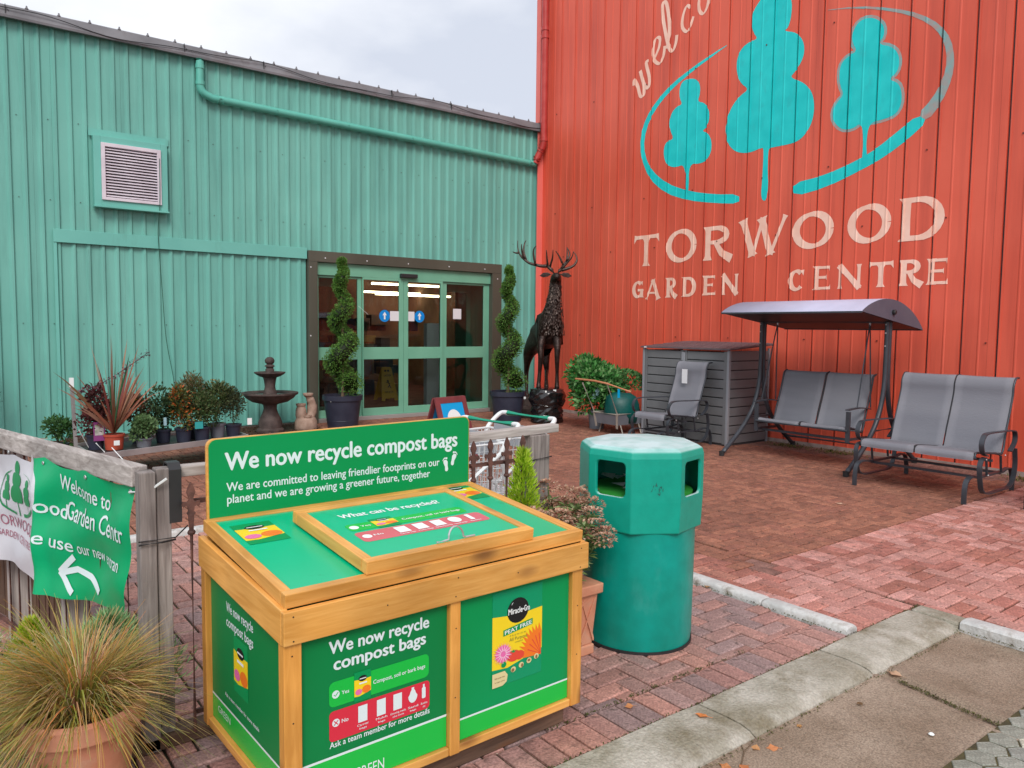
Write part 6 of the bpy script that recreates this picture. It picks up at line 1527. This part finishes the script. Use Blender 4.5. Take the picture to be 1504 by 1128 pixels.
BP = [(-.02,.42,1.50,.20,.21),(.045,.12,1.60,.20,.22),(.06,.02,1.80,.155,.17),(.085,-.03,2.05,.115,.12),(.11,-.05,2.30,.095,.10),(.115,-.07,2.47,.098,.10),(.12,-.22,2.49,.070,.07),(.125,-.34,2.47,.050,.05),
  (-.16,.80,1.50,.20,.20),(-.21,.96,1.42,.12,.12),
  (-.10,.05,1.46,.085),(-.125,-.02,1.30,.055),(-.118,-.04,1.13,.046),(-.135,.0,.85,.030),(-.148,0,.67,.034),(-.15,-.03,.575,.044),
  (.155,.05,1.46,.085),(.165,-.02,1.30,.055),(.160,-.04,1.15,.044),(.165,.0,.86,.028),(.166,0,.67,.034),(.167,-.03,.575,.044),
  (-.30,.84,1.22,.120),(-.335,.90,.96,.055),(-.345,1.0,.80,.042),(-.335,.90,.48,.028),(-.325,.86,.31,.040),
  (-.03,.82,1.22,.115),(.005,.70,.98,.055),(.02,.74,.86,.040),(.0,.40,.74,.028),(-.005,.20,.575,.042),
  (-.24,1.05,1.30,.035),(-.25,1.08,1.18,.022)]
BP = [(*p[:3], *[r*(1.18 if i in (0,1,2,8,9) else 1.12) for r in p[3:]]) for i, p in enumerate(BP)]
BE = [(0,1),(1,2),(2,3),(3,4),(4,5),(5,6),(6,7),(0,8),(8,9),(1,10),(10,11),(11,12),(12,13),(13,14),(14,15),(1,16),(16,17),(17,18),(18,19),(19,20),(20,21),(8,22),(22,23),(23,24),(24,25),(25,26),(8,27),(27,28),(28,29),(29,30),(30,31),(9,32),(32,33)]
skin('body', BP, BE, BRZ, stg)
for s_ in (-1, 1):
    m = M(); x0 = .115+s_*.075; m.prism([(0,0),(.06,.04),(.14,.045),(.20,.0),(.14,-.035),(.06,-.03)], lambda u,v,d: V((x0+s_*u,-.04+d+u*.1,2.53+v-u*.12)), -.008,.012); m.build('ear', BRZ, stg, bevel=.006)
    M().lathe([(.012,0),(.008,.008)],10).build('eye', DARK, stg, (.115+s_*.070,-.13,2.53)).rotation_euler = (0,s_*R(80),0)
# ridge down the front of the neck and rough mane curls
M().tube(bez([(.12,-.20,2.45),(.115,-.135,2.30),(.10,-.155,2.05),(.085,-.16,1.85),(.075,-.13,1.62)],4), .011, 6).build('neck_ridge', BRA, stg)
mn = M(); g = random.Random(17)
for k in range(650):
    t = g.random(); z = lerp(1.52,2.38,t); cx = lerp(.05,.11,t); cy = lerp(.08,-.05,min(1,t*1.4)); rx = lerp(.245,.108,min(1,t*1.15)); a = g.uniform(-2.9,.3)
    p = V((cx+rx*math.cos(a)*.98, cy+rx*math.sin(a)*1.02, z)); n_ = V((math.cos(a),math.sin(a),.1)); mn.leaf(p-n_*.004, -Z+n_*.22+rdir(g)*.28, n_, .042, .024)
mn.build('mane', BRA, stg)['kind'] = 'stuff'
ANT = {'L': [(-.022,2.672),(-.123,2.671),(-.224,2.691),(-.325,2.718),(-.412,2.774),(-.477,2.837),(-.514,2.901),(-.536,2.993),(-.538,3.107)],
 'L1': [(-.426,2.788),(-.464,2.909),(-.472,3.037)], 'L2': [(-.39,2.765),(-.435,2.923),(-.422,3.051),(-.395,3.115)], 'L3': [(-.231,2.698),(-.269,2.854),(-.263,2.954),(-.221,3.004)], 'L4': [(-.514,2.897),(-.571,2.893),(-.622,2.914)],
 'L5': [(-.022,2.66),(-.042,2.814),(-.055,2.928)], 'L6': [(.014,2.66),(.051,2.801),(.053,2.929)],
 'R': [(.19,2.60),(.323,2.64),(.423,2.691),(.476,2.777),(.463,2.863),(.426,2.919)], 'R1': [(.20,2.61),(.308,2.733),(.378,2.819),(.408,2.919)], 'R2': [(.20,2.64),(.314,2.783),(.351,2.875),(.333,2.946),(.3,3.003)], 'R3': [(.235,2.70),(.162,2.845),(.103,2.922)], 'R4': [(.30,2.76),(.306,2.846),(.303,2.974)]}
for side in 'LR':
    m = M()
    for k, p in ANT.items():
        if k[0] != side: continue
        dep = {'1':-.08,'2':.10,'3':-.05,'4':.02,'5':-.12,'6':-.16}.get(k[1:], 0); n_ = len(p)
        q = bez([V((x, -.02+dep*(i/(n_-1))+(.12*(i/(n_-1)) if len(k) == 1 else 0)+(.06 if len(k) > 1 and side+k[1:] in ('L1','L2','L4') else 0), z)) for i, (x, z) in enumerate(p)],4); nn_ = len(q)
        m.tube(q, [lerp(.032 if len(k) == 1 else .022, .006, i/(nn_-1)) for i in range(nn_)], 8)
    m.tube([(.115,-.04,2.50),(.05 if side == 'L' else .18,-.03,2.60),(-.03 if side == 'L' else .21,-.02,2.67 if side == 'L' else 2.62)], [.03,.03,.026], 8)
    m.build('antler', BRA, stg, smooth=True)
PLW = mat('glossy black plastic wrap', (.010,.009,.010), (.016,.014,.016), scale=4, rough=.16, spec=.8)
m = M(); prf = [(.25,0),(.26,.06),(.245,.12),(.265,.2),(.25,.28),(.285,.36),(.30,.46),(.295,.53),(.27,.575),(.15,.60),(.001,.60)]
pr2 = []
for (a, b), (c, d) in zip(prf, prf[1:]): pr2 += [(lerp(a,c,t/4), lerp(b,d,t/4)) for t in range(4)]
m.lathe(pr2+[prf[-1]], 64, (.0,0,0)); o = m.build('wrapped_base', PLW, stg, smooth=True)
for v in o.data.vertices:
    if v.co.length > .05:
        a = math.atan2(v.co.y, v.co.x); rr_ = math.hypot(v.co.x, v.co.y); k = .05*abs(noise.noise(V((math.cos(a)*1.4, math.sin(a)*1.4, v.co.z*13+math.sin(a*2)*1.2))))+.02*noise.noise(v.co*14)
        v.co.x += math.cos(a)*k; v.co.y += math.sin(a)*k
for z in (.13,.30,.49): M().tube([(.272*math.cos(R(a)), .272*math.sin(R(a)), z+.02*math.sin(R(a*2))) for a in range(0,360,15)], .012, 6, closed=True).build('tape_band', PLW, stg)
M().lathe([(.28,.0),(.28,.16),(.20,.20)], 24, (-.30,.85,0)).build('rear_rock', FST, stg)
M().lathe([(.16,.18),(.14,.34),(.05,.36)], 16, (-.32,.87,0)).build('rear_rock', FST, stg)
M().box((.09,-.262,.555),(.14,-.258,.585)).build('price_sticker', WHITE, stg)

# ---- A-board
AB = mat('maroon timber sign frame', (.16,.035,.04), (.22,.05,.055), scale=6, rough=.5); ABB = mat('bright blue poster', (.0,.33,.72), (.0,.38,.76), scale=3, rough=.4)
ab = thing('pavement_sign', 'maroon framed pavement A board with a blue poster near the doorway', 'sign', (-4.76,-4.10,0), R(12))
for s_ in (-1, 1):
    rz_ = lambda x, z, o=0: V((x, s_*(.25*(1-z/.76)+.012+o), z))
    for a, b in ((-.26,-.19),(.19,.26)): 
        m = M(); m.prism([(a,0),(b,0),(b,.76),(a,.76)], lambda u,v,d: rz_(u,v,d), -.012,.012); m.build('frame_stile', AB, ab)
    for a, b in ((.10,.17),(.69,.76)):
        m = M(); m.prism([(-.188,a),(.188,a),(.188,b),(-.188,b)], lambda u,v,d: rz_(u,v,d), -.011,.011); m.build('frame_rail', AB, ab)
    m = M(); m.prism([(-.188,.171),(.188,.171),(.188,.689),(-.188,.689)], lambda u,v,d: rz_(u,v,d), -.004,.005); po = m.build('poster', ABB, ab)
    if s_ < 0:
        Print().ell(.0,.48,.12,.13).ell(-.06,.40,.10,.07).ell(.07,.40,.09,.07).lay('white_blob', WHITE, po, lambda u,v,h=0: rz_(u,v,.0065+h))
        Print().ell(.0,.20,.12,.035).lay('green_patch', PR_LIGHT, po, lambda u,v,h=0: rz_(u,v,.0065+h))
# ---- wet floor sign indoors
WF = mat('yellow caution sign plastic', (.75,.42,.02), (.80,.46,.03), rough=.4)
wf = thing('wet_floor_sign', 'yellow folding wet floor sign standing indoors behind the left sliding door', 'sign', (-1.93,2.85,.02), R(5))
for s_ in (-1,1):
    m = M(); m.prism([(-.21,0),(-.13,0),(-.11,.05),(.11,.05),(.13,0),(.21,0),(.13,.68),(.10,.72),(-.10,.72),(-.13,.68)], lambda u,v,d: V((u, s_*(.16*(1-v/.72))+d, v)), -.008,.008); bo = m.build('board', WF, wf)
    if s_ < 0:
        q = lambda u,v,h=0: V((u, -.16*(1-v/.72)-.0095-h, v))
        P = Print(); P.rect(-.06,.62,-.01,.66).rect(.01,.62,.06,.66); P.ell(.0,.42,.022).stroke([(0,.40),(.03,.33),(-.02,.28)],.02).stroke([(.03,.33),(.06,.26)],.02).stroke([(-.05,.40),(.05,.36)],.012).text('CAUTION', -.09,.09,.52,.04,.02).text('WET FLOOR', -.11,.11,.17,.035,.02); P.lay('lettering', DARK, bo, q)['kind'] = 'stuff'
# ---- shopping trolleys
CH = mat('bright zinc wire', (.74,.76,.78), metal=.3, rough=.35); WT = mat('white coated tube', (.74,.76,.77), rough=.35); GR = mat('green handle sleeve', (.0,.34,.20), rough=.35)
def trolley(label, loc, rz):
    t = thing('shopping_trolley', label, 'trolley', loc, rz, 'shopping trolleys parked behind the fence'); g_ = []
    M().tube([(0,-.21,1.0),(0,.21,1.0)], .018, 12).build('handle_grip', GR, t, auto=50)
    for s_ in (-1,1):
        M().tube(bez([(0,s_*.21,1.0),(-.005,s_*.265,1.0),(-.04,s_*.285,.975),(-.12,s_*.285,.91),(-.16,s_*.28,.84)],4), .0155, 10).build('handle_arm', WT, t, auto=50)
        M().tube(bez([(-.16,s_*.28,.84),(-.10,s_*.27,.60),(-.06,s_*.26,.35),(-.10,s_*.25,.16)],4), .013, 8).build('upright', CH, t, auto=50)
        M().tube([(-.02,s_*.25,.15),(-.90,s_*.19,.17)], .013, 8).build('chassis_tube', CH, t)
        M().tube([(-.16,s_*.28,.84),(-.50,s_*.24,.62)], .014, 8).build('brace', WT, t)
        for x in (-.06,-.84): M().lathe([(.05,-.014),(.055,0),(.05,.014)],16).build('wheel', DARK, t, (x,s_*(.24 if x > -.5 else .19),.055)).rotation_euler = (R(90),0,0)
    bw = M(); zt, zb = .90, .52
    for k in range(22):
        f = k/21; x = lerp(-.12,-.92,f); hw = lerp(.275,.20,f); zb_ = lerp(.50,.60,f)
        bw.tube([(x,-hw,zt),(x,-hw*.85,zb_),(x,hw*.85,zb_),(x,hw,zt)], .0036, 4)
    for k in range(6):
        f = k/5
        a = [lerp(V((-.12,-.275,zt)),V((-.12,-.234,.50)),f), lerp(V((-.92,-.20,zt)),V((-.92,-.17,.60)),f)]
        bw.tube(a, .0036, 4); bw.tube([(p.x,-p.y,p.z) for p in a], .003, 4)
        bw.tube([(-.92,-.20+.006*k,lerp(zt,.60,f)),(-.92,.20-.006*k,lerp(zt,.60,f))], .0036, 4); bw.tube([(-.12,-.27+.008*k,lerp(zt,.50,f)),(-.12,.27-.008*k,lerp(zt,.50,f))], .003, 4)
        bw.tube([(-.12,lerp(-.23,.23,f),.50),(-.92,lerp(-.17,.17,f),.60)], .0036, 4)
    for k in range(12): y = lerp(-.19,.19,k/11); bw.tube([(-.92,y,zt),(-.92,y*.88,.60)], .0036, 4); bw.tube([(-.12,y*1.3,zt),(-.12,y*1.15,.50)], .0036, 4)
    bw.build('basket', CH, t)
    M().tube([(-.12,-.275,zt),(-.92,-.20,zt),(-.92,.20,zt),(-.12,.275,zt)], .008, 8, closed=True).build('basket_rim', WT, t)
    m = M(); m.box((-.14,-.2,.80),(-.13,.2,.95)); m.build('child_seat_flap', mat('grey seat flap', (.35,.37,.40), rough=.5), t)
    return t
trolley('wire shopping trolley with green grip, the nearer of the two behind the fence', (-6.92,-7.97,0), R(6))
trolley('wire shopping trolley with green grip, the farther of the two behind the fence', (-6.52,-7.86,0), R(4))
# ---- fallen leaves, twig, pebble
FLM = leafmat('fallen leaf')
def fallen(label, x, y, z, s_, c, rz):
    m = M(); m.cur = c; out_ = [(0,-.5),(.28,-.30),(.42,.0),(.25,.22),(.10,.5),(-.12,.26),(-.40,.06),(-.26,-.28)]; g = random.Random(int(abs(x*1000)))
    vs = [V((0,0,.006))]+[V((a*s_, b*s_, .003+.010*g.random())) for a, b in out_]; m.add(vs, [(0,i+1,(i+1) % 8+1) for i in range(8)]); m.tube([(0,-.5*s_,.006),(0,-.8*s_,.004)], .0012, 4)
    o = m.build('fallen_leaf', FLM, None, (x,y,z)); o.rotation_euler = (0,0,rz); return tag(o, label, 'leaf')
fallen('single orange leaf lying flat on the concrete kerb', -7.31,-10.03,.0,.055,(.75,.26,.08),.6)
fallen('tan leaf lying on the road by the kerb joint', -7.265,-10.262,-.05,.045,(.62,.32,.14),2.0)
fallen('orange leaf a step out from the kerb joint', -7.21,-10.30,-.05,.05,(.70,.28,.12),1.0)
fallen('long pale leaf curled against the kerb near the white edging', -6.15,-10.262,-.05,.07,(.62,.40,.26),.2)
fallen('small brown leaf on the tarmac beside the kerb', -6.97,-10.27,-.05,.03,(.50,.26,.10),2.6)
fallen('orange brown leaf at the bottom edge of the road', -7.47,-10.27,-.05,.05,(.60,.25,.10),.3)
fallen('reddish leaf next to the twig on the road', -7.42,-10.32,-.05,.05,(.55,.20,.08),1.7)
fallen('small orange leaf on the bricks beside the display base', -7.50,-9.80,.002,.04,(.62,.26,.10),1.2)
fallen('crumpled brown leaf at the white kerb end behind the bin', -5.99,-9.02,.002,.05,(.40,.22,.10),.5)
fallen('dry brown leaf on the paving in front of the glider bench', -3.1,-8.25,.002,.07,(.62,.42,.30),.5)
fallen('dark curled leaf on the brown tarmac', -6.58,-10.32,-.05,.03,(.16,.09,.04),1.0)
tw = M(); tw.tube([(0,0,.005),(.10,.055,.012),(.21,.085,.006)], [.003,.0025,.001], 5); tw.tube([(.10,.055,.010),(.13,.09,.012)], [.002,.001], 4)
tag(tw.build('twig', BARK, None, (-7.43,-10.31,-.05)), 'thin dark twig lying on the road by the kerb', 'twig')
pb = M(); pb.lathe([(.008,0),(.012,.004),(.007,.009),(.001,.010)], 10); tag(pb.build('white_pebble', WHITE, None, (-6.59,-10.63,-.045)), 'small white pebble alone on the tarmac', 'pebble')
gr_ = M(); g = random.Random(70)
for k in range(900):
    x = g.uniform(-8.4,-5.2); y = -9.9+g.uniform(0,1.3) if g.random() < .5 else -10.25-abs(g.gauss(0,.25)); z = .001 if y > -10 else -.05
    gr_.cur = g.choice([(.45,.36,.25),(.25,.17,.10),(.60,.52,.42),(.14,.10,.06)]); gr_.leaf(V((x,y,z+.002)), V((g.gauss(0,1),g.gauss(0,1),.15)), Z, g.uniform(.003,.010), .004)
tag(gr_.build('ground_litter', FLM), 'grit and crumbs of leaf scattered over bricks and road', kind='stuff')
for o in bpy.data.objects:
    if o.name.split('.')[0] in ('lettering',): o['kind'] = 'stuff'
bpy.data.objects.remove(_fo)
